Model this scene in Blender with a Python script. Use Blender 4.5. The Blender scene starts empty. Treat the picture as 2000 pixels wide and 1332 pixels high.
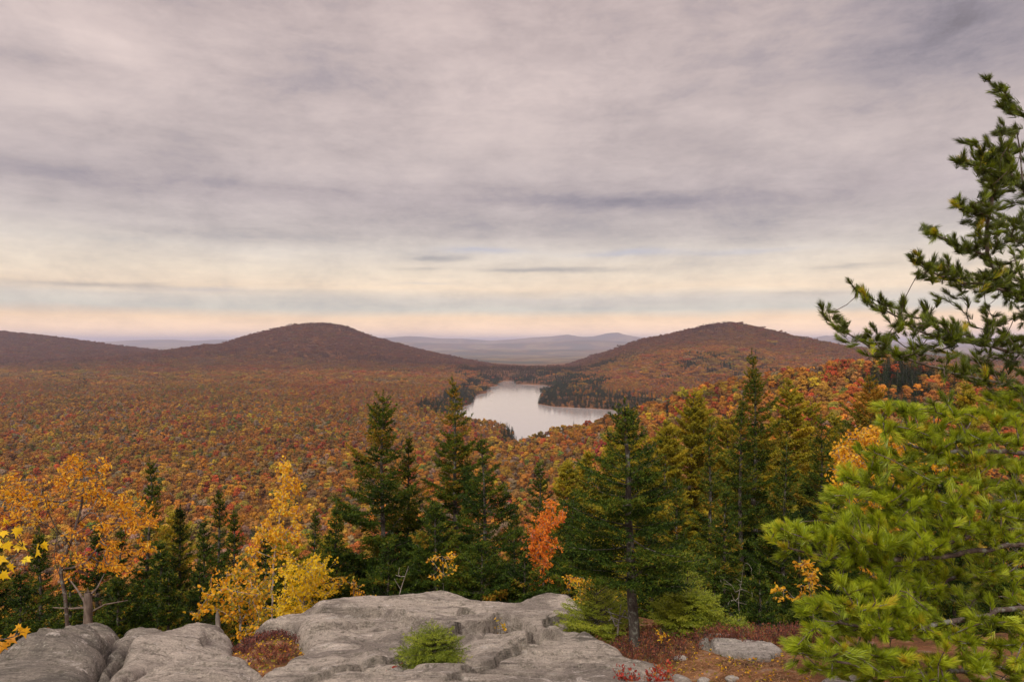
import bpy, math, random
import numpy as np
from mathutils import Vector

# ------------------------------------------------------------------ camera, world, sun
scene = bpy.context.scene
H = 155.0                     # camera height above the lake (m)
F = 1333.333                  # focal length in pixels of a 2000 px wide frame
cam_d = bpy.data.cameras.new("camera")
cam_d.lens = 24.0; cam_d.sensor_width = 36.0
cam_d.clip_start = 0.05; cam_d.clip_end = 200000
cam = bpy.data.objects.new("camera", cam_d)
scene.collection.objects.link(cam)
cam.location = (0, 0, H); cam.rotation_euler = (math.radians(90), 0, 0)
scene.camera = cam
scene.view_settings.view_transform = 'Standard'
scene.view_settings.look = 'None'
scene.view_settings.exposure = 0.24
scene.view_settings.gamma = 1.0
scene.cycles.use_denoising = True
scene.cycles.max_bounces = 6
scene.cycles.diffuse_bounces = 3
scene.cycles.transmission_bounces = 3
scene.cycles.volume_bounces = 2
scene.cycles.transparent_max_bounces = 8

SUN_EL, SUN_AZ = math.radians(42), math.radians(195)   # azimuth clockwise from +Y: behind, slightly left
sun_d = bpy.data.lights.new("sun", 'SUN')
sun_d.energy = 2.0; sun_d.angle = math.radians(10); sun_d.color = (1.0, 0.93, 0.82)
sun = bpy.data.objects.new("sun", sun_d); scene.collection.objects.link(sun)
sdir = Vector((math.sin(SUN_AZ)*math.cos(SUN_EL), math.cos(SUN_AZ)*math.cos(SUN_EL), math.sin(SUN_EL)))
sun.rotation_euler = sdir.to_track_quat('Z', 'Y').to_euler()


class NT:
    """tiny helper to write node maths"""
    def __init__(s, tree): s.t = tree; s.n = tree.nodes; s.l = tree.links
    def new(s, typ, **kw):
        n = s.n.new(typ)
        for k, v in kw.items(): setattr(n, k, v)
        return n
    def link(s, a, b):
        s.l.new(a, b)
    def put(s, sock, v):
        if isinstance(v, (int, float)): sock.default_value = v
        elif isinstance(v, (tuple, list)):
            v = tuple(v)
            if len(v) == 3 and sock.type == 'RGBA': v = v + (1,)
            sock.default_value = v
        else: s.l.new(v, sock)
    def m(s, op, a, b=0.0, c=None):
        n = s.n.new('ShaderNodeMath'); n.operation = op
        s.put(n.inputs[0], a); s.put(n.inputs[1], b)
        if c is not None: s.put(n.inputs[2], c)
        return n.outputs[0]
    def mix(s, f, a, b, blend='MIX'):
        n = s.n.new('ShaderNodeMix'); n.data_type = 'RGBA'; n.blend_type = blend
        s.put(n.inputs[0], f); s.put(n.inputs[6], a); s.put(n.inputs[7], b)
        return n.outputs[2]
    def ramp(s, f, stops, interp='LINEAR'):
        n = s.n.new('ShaderNodeValToRGB'); cr = n.color_ramp; cr.interpolation = interp
        while len(cr.elements) < len(stops): cr.elements.new(0.5)
        for e, (p, c) in zip(cr.elements, stops):
            e.position = p
            e.color = (tuple(c) + (1,)) if isinstance(c, (tuple, list)) else (c, c, c, 1)
        s.put(n.inputs[0], f)
        return n.outputs[0]
    def noise(s, vec, scale, detail=4, rough=0.5, dist=0.0, out=0):
        n = s.n.new('ShaderNodeTexNoise')
        if vec is not None: s.put(n.inputs['Vector'], vec)
        n.inputs['Scale'].default_value = scale; n.inputs['Detail'].default_value = detail
        n.inputs['Roughness'].default_value = rough; n.inputs['Distortion'].default_value = dist
        return n.outputs[out]
    def xyz(s, x, y, z):
        n = s.n.new('ShaderNodeCombineXYZ'); s.put(n.inputs[0], x); s.put(n.inputs[1], y); s.put(n.inputs[2], z)
        return n.outputs[0]


def build_world():
    w = bpy.data.worlds.new("World"); scene.world = w; w.use_nodes = True
    w.node_tree.nodes.clear()
    N = NT(w.node_tree); m = N.m
    out = N.new('ShaderNodeOutputWorld'); bg = N.new('ShaderNodeBackground')
    sky = N.new('ShaderNodeTexSky', sky_type='NISHITA', sun_disc=False)
    sky.sun_elevation = SUN_EL; sky.sun_rotation = SUN_AZ; sky.air_density = 1.2; sky.dust_density = 1
    tc = N.new('ShaderNodeTexCoord'); sp = N.new('ShaderNodeSeparateXYZ')
    N.link(tc.outputs['Generated'], sp.inputs[0])
    x, y, z = sp.outputs
    hl = m('SQRT', m('ADD', m('MULTIPLY', x, x), m('MULTIPLY', y, y)))
    hl = m('MAXIMUM', hl, 1e-4)
    V0 = m('DIVIDE', z, hl)                       # tangent of elevation
    U0 = m('ARCTAN2', x, y)                       # azimuth
    # wispy warping of cloud edges
    wv = N.xyz(m('MULTIPLY', U0, 4.0), m('MULTIPLY', V0, 22.0), 0.0)
    wn = N.noise(wv, 1.0, 6, 0.6)
    V = m('ADD', V0, m('MULTIPLY', m('SUBTRACT', wn, 0.5), m('ADD', 0.010, m('MULTIPLY', m('MAXIMUM', V0, 0.0), 0.16))))
    wn2 = N.noise(N.xyz(m('MULTIPLY', U0, 5.0), m('MULTIPLY', V0, 12.0), 7.3), 1.0, 5, 0.6)
    U = m('ADD', U0, m('MULTIPLY', m('SUBTRACT', wn2, 0.5), 0.22))
    base = N.ramp(m('MULTIPLY', V, 1.6), [
        (0.0, (1.02, .74, .55)), (.03, (1.00, .71, .49)), (.052, (.88, .64, .43)), (.072, (.60, .57, .50)),
        (.095, (.62, .56, .49)), (.12, (.78, .63, .48)), (.155, (.70, .60, .49)), (.205, (.60, .54, .49)),
        (.245, (.47, .42, .41)), (.32, (.42, .365, .375)), (.42, (.45, .385, .385)), (.58, (.49, .41, .405)),
        (.80, (.47, .385, .38)), (1.0, (.42, .345, .35))])
    # cloud layer lit unevenly: perspective-projected noise
    den = m('ADD', m('MAXIMUM', z, 0.0), 0.07)
    pv = N.xyz(m('DIVIDE', x, den), m('MULTIPLY', m('DIVIDE', y, den), 1.0), 1.7)
    n1 = N.noise(pv, 0.55, 8, 0.6, 0.15)
    n2 = N.noise(pv, 1.7, 10, 0.70, 0.1)
    n3 = N.noise(N.xyz(m('MULTIPLY', U0, 2.2), m('MULTIPLY', V0, 34.0), 3.1), 1.0, 7, 0.6, 0.4)
    nb = m('ADD', m('MULTIPLY', m('SUBTRACT', n1, 0.5), 0.42), m('MULTIPLY', m('SUBTRACT', n2, 0.5), 0.60))
    hi = m('MINIMUM', m('MULTIPLY', m('MAXIMUM', V0, 0.0), 6.0), 1.0)
    amp = m('ADD', 1.02, m('MULTIPLY', nb, hi))
    st = m('MULTIPLY', m('SUBTRACT', n3, 0.5), m('SUBTRACT', 1.0, hi))
    amp = m('ADD', amp, m('MULTIPLY', st, 0.42))
    n4 = N.noise(N.xyz(m('MULTIPLY', U0, 6.5), m('MULTIPLY', V0, 12.5), 5.5), 1.0, 11, 0.69, 0.2)
    n4 = m('ADD', m('MULTIPLY', n4, 0.5), m('MULTIPLY', N.ramp(n4, [(.40, 0.25), (.47, 0.42), (.53, 0.58), (.62, 0.72)]), 0.5))
    n5 = N.noise(N.xyz(m('MULTIPLY', U0, 1.6), m('MULTIPLY', V0, 70.0), 9.5), 1.0, 8, 0.65, 0.3)
    amp = m('ADD', amp, m('ADD', m('MULTIPLY', m('SUBTRACT', n4, 0.5), 0.50), m('MULTIPLY', m('SUBTRACT', n5, 0.5), 0.11)))
    n6 = N.noise(N.xyz(m('MULTIPLY', U, 17.0), m('MULTIPLY', V, 44.0), 2.5), 1.0, 8, 0.68, 0.0)
    amp = m('ADD', amp, m('MULTIPLY', m('SUBTRACT', n6, 0.5), 0.17))
    blobs = [  # px, py, half-width px, half-height px, amount
        (1250, 392, 180, 14, -.26), (1060, 385, 120, 22, -.12), (100, 335, 150, 16, -.12), (180, 350, 330, 40, -.07),
        (660, 135, 150, 48, -.20), (600, 165, 80, 20, -.10), (540, 368, 120, 12, -.14), (1065, 529, 140, 5.5, -.34),
        (800, 528, 60, 4, -.18), (200, 552, 110, 6, -.30), (850, 505, 70, 6, -.28), (1880, 50, 240, 120, -.40), (1300, 20, 500, 60, -.06),
        (880, 435, 200, 22, -.10), (1560, 415, 230, 24, -.09), (470, 455, 260, 12, -.15), (1500, 175, 200, 30, -.09),
        (1640, 521, 70, 4, -.16), (1560, 573, 110, 4, -.14), (980, 573, 90, 7, -.10), (40, 110, 80, 25, -.14),
        (420, 130, 200, 12, -.08), (250, 60, 260, 60, .14), (210, 95, 70, 22, .16), (60, 190, 120, 40, .12),
        (1000, 170, 140, 60, .12), (520, 245, 220, 30, .06), (1080, 345, 160, 20, .10), (330, 395, 260, 12, .07),
        (200, 425, 160, 14, .10), (1900, 300, 200, 60, .06), (1000, 600, 420, 9, -.10)]
    acc = amp
    for px, py, sx, sy, a in blobs:
        az = math.atan((px-1000)/F); v = (666-py)/F*math.cos(az)
        du = m('DIVIDE', m('SUBTRACT', U, az), sx/F)
        dv = m('DIVIDE', m('SUBTRACT', V, v), sy/F)
        r2 = m('ADD', m('MULTIPLY', du, du), m('MULTIPLY', dv, dv))
        g = m('MULTIPLY', m('EXPONENT', m('MULTIPLY', r2, -1.0)), a)
        acc = m('ADD', acc, g)
    acc = m('MAXIMUM', m('MINIMUM', acc, 1.35), 0.45)
    # darker cloud is more violet-grey
    tint = N.ramp(m('MULTIPLY', acc, 0.7), [(.40, (.90, .97, 1.12)), (.66, (1, 1, 1)), (.9, (1.0, .99, .95))])
    cl = N.mix(1.0, base, tint, 'MULTIPLY')
    vm = N.new('ShaderNodeVectorMath', operation='SCALE'); N.link(cl, vm.inputs[0]); N.link(acc, vm.inputs['Scale'])
    # blue gaps between cloud bands
    gap = 0.0
    for px, py, sx, sy, a in [(940, 491, 75, 6.5, .62), (1230, 495, 85, 6, .6), (1450, 491, 90, 5, .4), (400, 566, 80, 4.5, .6),
                              (130, 604, 170, 9, .4), (1400, 585, 300, 8, .16), (830, 555, 50, 2.5, .3), (1100, 590, 230, 9, .20)]:
        az = math.atan((px-1000)/F); v = (666-py)/F*math.cos(az)
        du = m('DIVIDE', m('SUBTRACT', U0, az), sx/F)
        dv = m('DIVIDE', m('SUBTRACT', m('ADD', V, 0.0), v), sy/F)
        g = m('MULTIPLY', m('EXPONENT', m('MULTIPLY', m('ADD', m('MULTIPLY', du, du), m('MULTIPLY', dv, dv)), -1.0)), a)
        gap = m('ADD', g, gap)
    gap = m('MINIMUM', gap, 0.8)
    skc = N.new('ShaderNodeVectorMath', operation='SCALE'); N.link(sky.outputs[0], skc.inputs[0]); skc.inputs['Scale'].default_value = 0.075
    slate = N.mix(1.0, skc.outputs[0], (1.02, .84, 1.02), 'MULTIPLY')
    fin0 = N.mix(m('MULTIPLY', gap, .8), vm.outputs[0], slate)
    # an overcast sky is brightest overhead
    up = N.new('ShaderNodeMapRange', interpolation_type='SMOOTHSTEP'); N.put(up.inputs[0], z); N.put(up.inputs[1], 0.46); N.put(up.inputs[2], 0.85); N.put(up.inputs[3], 1.0); N.put(up.inputs[4], 2.8)
    us = N.new('ShaderNodeVectorMath', operation='SCALE'); N.link(fin0, us.inputs[0]); N.link(up.outputs[0], us.inputs['Scale'])
    fin = us.outputs[0]
    N.link(fin, bg.inputs['Color']); bg.inputs['Strength'].default_value = 1.0
    N.link(bg.outputs[0], out.inputs['Surface'])
build_world()

# ------------------------------------------------------------------ numpy helpers
rng = np.random.default_rng(7)
_perm = rng.permutation(512).astype(np.int64)
_perm = np.concatenate([_perm, _perm, _perm])
_ga = rng.uniform(0, 2*np.pi, 512)
_g2 = np.stack([np.cos(_ga), np.sin(_ga)], 1)


def perlin(x, y, seed=0):
    x = np.asarray(x, float)+seed*37.7; y = np.asarray(y, float)+seed*91.3
    xi = np.floor(x).astype(np.int64); yi = np.floor(y).astype(np.int64)
    xf = x-xi; yf = y-yi
    u = xf**3*(xf*(xf*6-15)+10); v = yf**3*(yf*(yf*6-15)+10)
    def g(ix, iy, fx, fy):
        h = _perm[_perm[ix % 512]+(iy % 512)] % 512
        return _g2[h, 0]*fx+_g2[h, 1]*fy
    n00 = g(xi, yi, xf, yf); n10 = g(xi+1, yi, xf-1, yf)
    n01 = g(xi, yi+1, xf, yf-1); n11 = g(xi+1, yi+1, xf-1, yf-1)
    a = n00+u*(n10-n00); b = n01+u*(n11-n01)
    return (a+v*(b-a))*1.5


def fbm(x, y, octv=4, seed=0, gain=0.5):
    s = 0; a = 1.0; t = 0
    for i in range(octv):
        s = s+a*perlin(x*2**i, y*2**i, seed+i*3); t += a; a *= gain
    return s/t


def smooth(e0, e1, x):
    t = np.clip((x-e0)/(e1-e0), 0, 1)
    return t*t*(3-2*t)


def sdf_poly(x, y, poly):
    """signed distance, positive inside"""
    P = np.asarray(poly, float); n = len(P)
    d = np.full(np.shape(x), 1e18); inside = np.zeros(np.shape(x), bool)
    for i in range(n):
        ax, ay = P[i]; bx, by = P[(i+1) % n]
        ex, ey = bx-ax, by-ay
        wx, wy = x-ax, y-ay
        t = np.clip((wx*ex+wy*ey)/(ex*ex+ey*ey+1e-12), 0, 1)
        dx, dy = wx-ex*t, wy-ey*t
        d = np.minimum(d, dx*dx+dy*dy)
        c = ((ay > y) != (by > y))
        with np.errstate(divide='ignore', invalid='ignore'):
            xc = ax+(y-ay)/(by-ay)*ex if by != ay else np.full(np.shape(x), 1e18)
        inside ^= (c & (x < xc))
    d = np.sqrt(d)
    return np.where(inside, d, -d)


def dist_line(x, y, line):
    """distance to an open polyline and parameter along it (0..1)"""
    P = np.asarray(line, float); d = np.full(np.shape(x), 1e18); tt = np.zeros(np.shape(x))
    n = len(P)-1
    for i in range(n):
        ax, ay = P[i][:2]; bx, by = P[i+1][:2]
        ex, ey = bx-ax, by-ay
        t = np.clip(((x-ax)*ex+(y-ay)*ey)/(ex*ex+ey*ey+1e-12), 0, 1)
        q = (x-ax-ex*t)**2+(y-ay-ey*t)**2
        k = q < d
        d = np.where(k, q, d); tt = np.where(k, i+t, tt)
    return np.sqrt(d), tt


def pt(px, py, Y):
    return np.array([(px-1000.0)*Y/F, Y, H-(py-666.0)*Y/F])


class MB:
    """collects triangles and quads; builds ONE mesh with a per-face 'tone' value"""
    def __init__(s): s.v = []; s.f3 = []; s.f4 = []; s.n = 0; s.t3 = []; s.t4 = []; s.m3 = []; s.m4 = []
    def add(s, v, f, tone=0.5, mat=0):
        v = np.asarray(v, float).reshape(-1, 3); f = np.asarray(f, np.int64)
        if len(f) == 0: return
        t = np.broadcast_to(np.asarray(tone, float), (len(f),))
        if f.shape[1] == 3: s.f3.append(f+s.n); s.t3.append(t); s.m3.append(np.full(len(f), mat))
        else: s.f4.append(f+s.n); s.t4.append(t); s.m4.append(np.full(len(f), mat))
        s.v.append(v); s.n += len(v)
    def mesh(s, name, mats, smooth_shade=False):
        me = bpy.data.meshes.new(name)
        V = np.concatenate(s.v) if s.v else np.zeros((0, 3))
        f3 = np.concatenate(s.f3) if s.f3 else np.zeros((0, 3), np.int64)
        f4 = np.concatenate(s.f4) if s.f4 else np.zeros((0, 4), np.int64)
        nf = len(f3)+len(f4)
        me.vertices.add(len(V)); me.vertices.foreach_set('co', V.astype(np.float32).ravel())
        idx = np.concatenate([f3.ravel(), f4.ravel()]).astype(np.int32)
        me.loops.add(len(idx)); me.loops.foreach_set('vertex_index', idx)
        me.polygons.add(nf)
        ls = np.concatenate([np.arange(len(f3))*3, len(f3)*3+np.arange(len(f4))*4]).astype(np.int32)
        me.polygons.foreach_set('loop_start', ls)
        tone = np.concatenate(s.t3+s.t4) if nf else np.zeros(0)
        mi = np.concatenate(s.m3+s.m4).astype(np.int32) if nf else np.zeros(0, np.int32)
        me.polygons.foreach_set('material_index', mi)
        if smooth_shade: me.polygons.foreach_set('use_smooth', np.ones(nf, bool))
        me.update(calc_edges=True)
        a = me.attributes.new('tone', 'FLOAT', 'FACE'); a.data.foreach_set('value', tone.astype(np.float32))
        for m_ in mats: me.materials.append(m_)
        me.validate()
        return me


def link(o, parent=None):
    scene.collection.objects.link(o)
    if parent is not None: o.parent = parent
    return o


def obj(name, me, parent=None, loc=None, rz=0.0, sc=1.0):
    o = bpy.data.objects.new(name, me); link(o, parent)
    if loc is not None: o.location = loc
    o.rotation_euler = (0, 0, rz); o.scale = (sc, sc, sc) if np.isscalar(sc) else sc
    return o


def tag(o, label, cat, group=None, kind=None):
    if label: o['label'] = label
    if cat: o['category'] = cat
    if group: o['group'] = group
    if kind: o['kind'] = kind
    return o


def empty(name, loc):
    o = bpy.data.objects.new(name, None); link(o); o.location = loc; o.empty_display_size = 0.2
    return o


def tube(mb, P, R, sides=6, tone=0.5, mat=0, cap=True):
    P = np.asarray(P, float); R = np.broadcast_to(np.asarray(R, float), (len(P),))
    T = np.gradient(P, axis=0); T /= np.linalg.norm(T, axis=1, keepdims=True)+1e-9
    ref = np.array([0.0, 0, 1]) if abs(T[0, 2]) < 0.9 else np.array([1.0, 0, 0])
    a = np.cross(T, ref); a /= np.linalg.norm(a, axis=1, keepdims=True)+1e-9
    b = np.cross(T, a)
    th = np.arange(sides)*2*np.pi/sides
    V = P[:, None]+R[:, None, None]*(np.cos(th)[None, :, None]*a[:, None]+np.sin(th)[None, :, None]*b[:, None])
    n = len(P)
    i = np.arange(n-1)[:, None]*sides; j = np.arange(sides)[None]; k = (j+1) % sides
    f = np.stack([i+j, i+k, i+sides+k, i+sides+j], -1).reshape(-1, 4)
    mb.add(V.reshape(-1, 3), f, tone, mat)


def unit(v): return v/(np.linalg.norm(v, axis=-1, keepdims=True)+1e-9)


def rand_unit(r, n):
    return unit(r.normal(size=(n, 3)))


# ------------------------------------------------------------------ materials
def new_mat(name):
    m_ = bpy.data.materials.new(name); m_.use_nodes = True; m_.node_tree.nodes.clear()
    N = NT(m_.node_tree); o = N.new('ShaderNodeOutputMaterial')
    return m_, N, o


def foliage_mat(name, stops, rough=0.55, trans=0.3, src='tone', spec=0.25, jitter=0.0):
    m_, N, o = new_mat(name)
    b = N.new('ShaderNodeBsdfPrincipled'); b.inputs['Roughness'].default_value = rough
    b.inputs['Specular IOR Level'].default_value = spec
    at = N.new('ShaderNodeAttribute', attribute_name='tone')
    if src == 'tone':
        c = N.ramp(at.outputs['Fac'], stops)
    else:
        if src == 'inst':
            a2 = N.new('ShaderNodeAttribute', attribute_type='INSTANCER', attribute_name='tint'); tc = a2.outputs['Color']
        else:
            a2 = N.new('ShaderNodeObjectInfo'); tc = a2.outputs['Color']
        sc = N.ramp(at.outputs['Fac'], stops)
        c = N.mix(1.0, tc, sc, 'MULTIPLY')
    N.put(b.inputs['Base Color'], c)
    if trans > 0:
        tr = N.new('ShaderNodeBsdfTranslucent'); N.put(tr.inputs['Color'], c)
        ms = N.new('ShaderNodeMixShader'); ms.inputs[0].default_value = trans
        N.link(b.outputs[0], ms.inputs[1]); N.link(tr.outputs[0], ms.inputs[2]); N.link(ms.outputs[0], o.inputs['Surface'])
    else:
        N.link(b.outputs[0], o.inputs['Surface'])
    return m_


def bark_mat(name, c1, c2, scale=12.0, stretch=0.25, bump=0.4, spots=None):
    m_, N, o = new_mat(name)
    b = N.new('ShaderNodeBsdfPrincipled'); b.inputs['Roughness'].default_value = 0.85
    b.inputs['Specular IOR Level'].default_value = 0.2
    tc = N.new('ShaderNodeTexCoord'); mp = N.new('ShaderNodeMapping'); mp.inputs['Scale'].default_value = (1, 1, stretch)
    N.link(tc.outputs['Object'], mp.inputs[0])
    n = N.noise(mp.outputs[0], scale, 6, 0.6)
    c = N.ramp(n, [(.3, c1), (.7, c2)])
    if spots:
        n2 = N.noise(tc.outputs['Object'], scale*0.7, 5, 0.65)
        f = N.ramp(n2, [(.54, 0.0), (.60, 1.0)])
        c = N.mix(f, c, spots)
    N.put(b.inputs['Base Color'], c)
    bp = N.new('ShaderNodeBump'); bp.inputs['Strength'].default_value = bump; bp.inputs['Distance'].default_value = 0.01
    N.link(n, bp.inputs['Height']); N.link(bp.outputs[0], b.inputs['Normal']); N.link(b.outputs[0], o.inputs['Surface'])
    return m_
# ------------------------------------------------------------------ terrain
def tracks(lst, Y0=None, canopy=0.0):
    """(px, py[, Y]) -> arrays of x, Y, z with the canopy height taken off"""
    out = []
    for e in lst:
        Y = Y0 if Y0 else e[2]
        out.append(((e[0]-1000)*Y/F, Y, H-(e[1]-666)*Y/F-canopy))
    return np.array(out)


_dd = np.array([-60, 0, 4.8, 11, 13, 16, 22, 30, 60, 100, 200, 300, 450, 650, 1000, 1800, 3300, 4200, 6000, 9000, 14000, 30000, 60000], float)
_dz = np.array([1.4, 1.6, 2.7, 4.5, 5.6, 7.4, 11, 15.5, 33, 54, 97, 122, 139, 147, 146, 138, 114, 140, 170, 225, 262, 330, 420], float)

LAKE_PX = [(976, 744), (1008, 744), (1008, 750), (1065, 752), (1090, 759), (1071, 762), (1058, 771), (1052, 789), (1079, 794), (1125, 796),
           (1195, 800), (1244, 806), (1262, 806), (1262, 815), (1240, 824), (1160, 845), (1090, 864), (1037, 876), (1008, 876), (1002, 872), (1004, 858), (1001, 846),
           (985, 838), (960, 834), (925, 830), (900, 822), (880, 812), (890, 800), (905, 794), (924, 787), (925, 778), (934, 770), (953, 767), (954, 756), (974, 753)]
LAKE = [((px-1000)*(H*F/(py-666))/F, H*F/(py-666)) for px, py in LAKE_PX]
COVE = [((px-1000)*(H*F/(py-666))/F, H*F/(py-666)) for px, py in [(1006, 868), (985, 868), (950, 876), (905, 884), (905, 892), (950, 890), (1006, 882)]]

RIDGES = [  # points, Y, front width, back width, canopy
    ([(-700, 640), (-400, 628), (-150, 632), (0, 647), (80, 657), (150, 668), (220, 678), (300, 688), (345, 697), (420, 708)], 4300, 700, 900, 10),
    ([(240, 702), (330, 691), (400, 676), (470, 668), (510, 655), (560, 641), (590, 635), (630, 632), (665, 635), (700, 648), (740, 662), (790, 678),
      (850, 692), (920, 704), (1000, 716), (1080, 724), (1120, 730)], 3900, 620, 900, 10),
    ([(1060, 728), (1100, 716), (1150, 700), (1200, 682), (1250, 664), (1300, 654), (1350, 643), (1380, 636), (1415, 633), (1440, 637), (1500, 650),
      (1560, 662), (1620, 674), (1680, 682), (1740, 690), (1820, 699), (1950, 712), (2150, 725), (2500, 735)], 3400, 750, 900, 10),
    ([(1080, 752), (1150, 738), (1200, 729), (1250, 714), (1300, 706), (1350, 701), (1420, 698), (1470, 701), (1520, 712), (1600, 725), (1750, 735), (2300, 740)], 2350, 260, 420, 10),
    ([(1560, 700), (1640, 684), (1680, 672), (1720, 673), (1780, 683), (1900, 690), (2300, 700)], 7200, 1200, 1500, 0),
    ([(120, 694), (225, 676), (260, 674), (300, 678), (380, 682), (470, 690)], 8500, 1200, 1500, 0),
    ([(400, 700), (760, 688), (860, 684), (960, 682), (1060, 683), (1150, 682), (1300, 688), (2600, 690)], 14000, 1500, 1800, 0),
    ([(-900, 690), (600, 700), (950, 696), (1050, 697), (1200, 694), (2600, 700)], 10500, 900, 1500, 0),
    ([(-900, 670), (100, 672), (220, 667), (270, 664), (330, 663), (380, 666), (430, 663), (480, 665), (560, 668), (760, 659), (800, 656), (830, 658), (860, 661),
      (900, 661), (960, 665), (1010, 662), (1040, 659), (1075, 657), (1108, 653), (1135, 658), (1160, 657), (1190, 650), (1204, 649), (1220, 654), (1260, 661),
      (1400, 668), (1540, 664), (1580, 662), (1620, 655), (1660, 658), (1760, 668), (2600, 672)], 25000, 2500, 3000, 0),
    ([(-900, 676), (600, 678), (760, 667), (850, 670), (950, 672), (1060, 668), (1150, 664), (1250, 668), (1400, 676), (2600, 678)], 19000, 1800, 2000, 0),
]
CREST_A = tracks([(1000, 858, 1080), (1060, 846, 1010), (1150, 826, 930), (1250, 802, 850), (1300, 791, 800), (1377, 761, 720), (1450, 740, 660), (1545, 727, 610), (1597, 714, 580),
                  (1650, 705, 560), (1713, 703, 540), (1790, 714, 540), (1860, 730, 560), (1940, 752, 600), (2080, 768, 660), (2300, 775, 760)], canopy=11)
CREST_B = np.array([(30, 120, 98), (75, 170, 95), (130, 260, 100), (205, 420, 108), (290, 540, 118)], float)


def terrain(x, Y):
    x = np.asarray(x, float); Y = np.asarray(Y, float)
    r = np.sqrt(np.where(x < 0, 0.6, 0.8)*x*x+Y*Y)*np.where(Y < 0, -1, 1)
    r = np.where(Y < 1500, r, Y)
    z = H-np.interp(r, _dd, _dz)
    far = smooth(300, 2500, Y)
    z = z+fbm(x/420, Y/420, 5, 2)*(3+10*far)*smooth(60, 500, Y)
    z = z-26*np.exp(-((x/np.maximum(Y, 1)-.036)/.085)**2)*smooth(2750, 3300, Y)*(1-smooth(6000, 8000, Y))
    for pts, Y0, wf, wb, can in RIDGES:
        T = tracks(pts, Y0, can)
        h = np.interp(x+Y0*0.012*fbm(x/700.0, Y/700.0, 3, 9), T[:, 0], T[:, 2], left=-500, right=-500) if Y0 < 9000 else np.interp(x, T[:, 0], T[:, 2])
        # fade the profile with distance from the ridge line
        d = np.where(Y < Y0, (Y0-Y)/wf, (Y-Y0)/wb)
        g = np.exp(-d*d*0.9)
        if Y0 < 9000: g = np.exp(-(d*(1+0.12*fbm(x/500, Y/500, 3, 5)))**2*0.9)
        base = H-np.interp(min(Y0, 6000), _dd, _dz) if Y0 < 9000 else -250
        c = (z if Y0 < 9000 else base)+(np.maximum(h-base, 0) if Y0 < 9000 else (h-base))*g
        k = 6.0 if Y0 < 9000 else 20.0
        if Y0 < 9000:
            z = c
            continue
        z = np.where(h > -499, np.maximum(z, c)+k*np.exp(-np.abs(z-c)/k)*0.25, z)
    # the spur on the right, one crest with its own plan
    d, t = dist_line(x, Y, CREST_A)
    hc = np.interp(t, np.arange(len(CREST_A)), CREST_A[:, 2])
    w = 105+0.25*hc
    c = 9+(hc-9)*np.exp(-(d/w)**2)
    z = np.where(Y < 1500, np.maximum(z, c)+1.2*np.exp(-np.abs(z-c)/5), z)
    d, t = dist_line(x, Y, CREST_B)
    hc = np.interp(t, np.arange(len(CREST_B)), CREST_B[:, 2])
    c = 9+(hc-9)*np.exp(-(d/85)**2)
    z = np.where((Y < 900) & (Y > 40), np.maximum(z, c*smooth(40, 110, Y)+z*(1-smooth(40, 110, Y))), z)
    # rough ground on the slopes
    z = z+fbm(x/60, Y/60, 3, 4)*3.0*smooth(30, 200, Y)*(1-smooth(3000, 5000, Y))
    # lake basin
    near = (Y > 900) & (Y < 3100) & (x > -700) & (x < 700)
    sd = np.full(x.shape, -1e4)
    if near.any():
        sd[near] = np.maximum(sdf_poly(x[near], Y[near], LAKE), sdf_poly(x[near], Y[near], COVE))
    bank = 1.2+0.30*np.maximum(-sd-6, 0)**0.85
    z = np.where(near & (sd < 0), np.minimum(z, bank+np.maximum(-sd-60, 0)*0.3), z)
    z = np.where(near & (sd < 0), np.maximum(z, 1.0), z)
    z = np.where(near & (sd >= 0), -1.5-np.minimum(sd, 40)*0.1, z)
    z = np.where((Y < 26), z-0.35, z)
    return z


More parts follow.
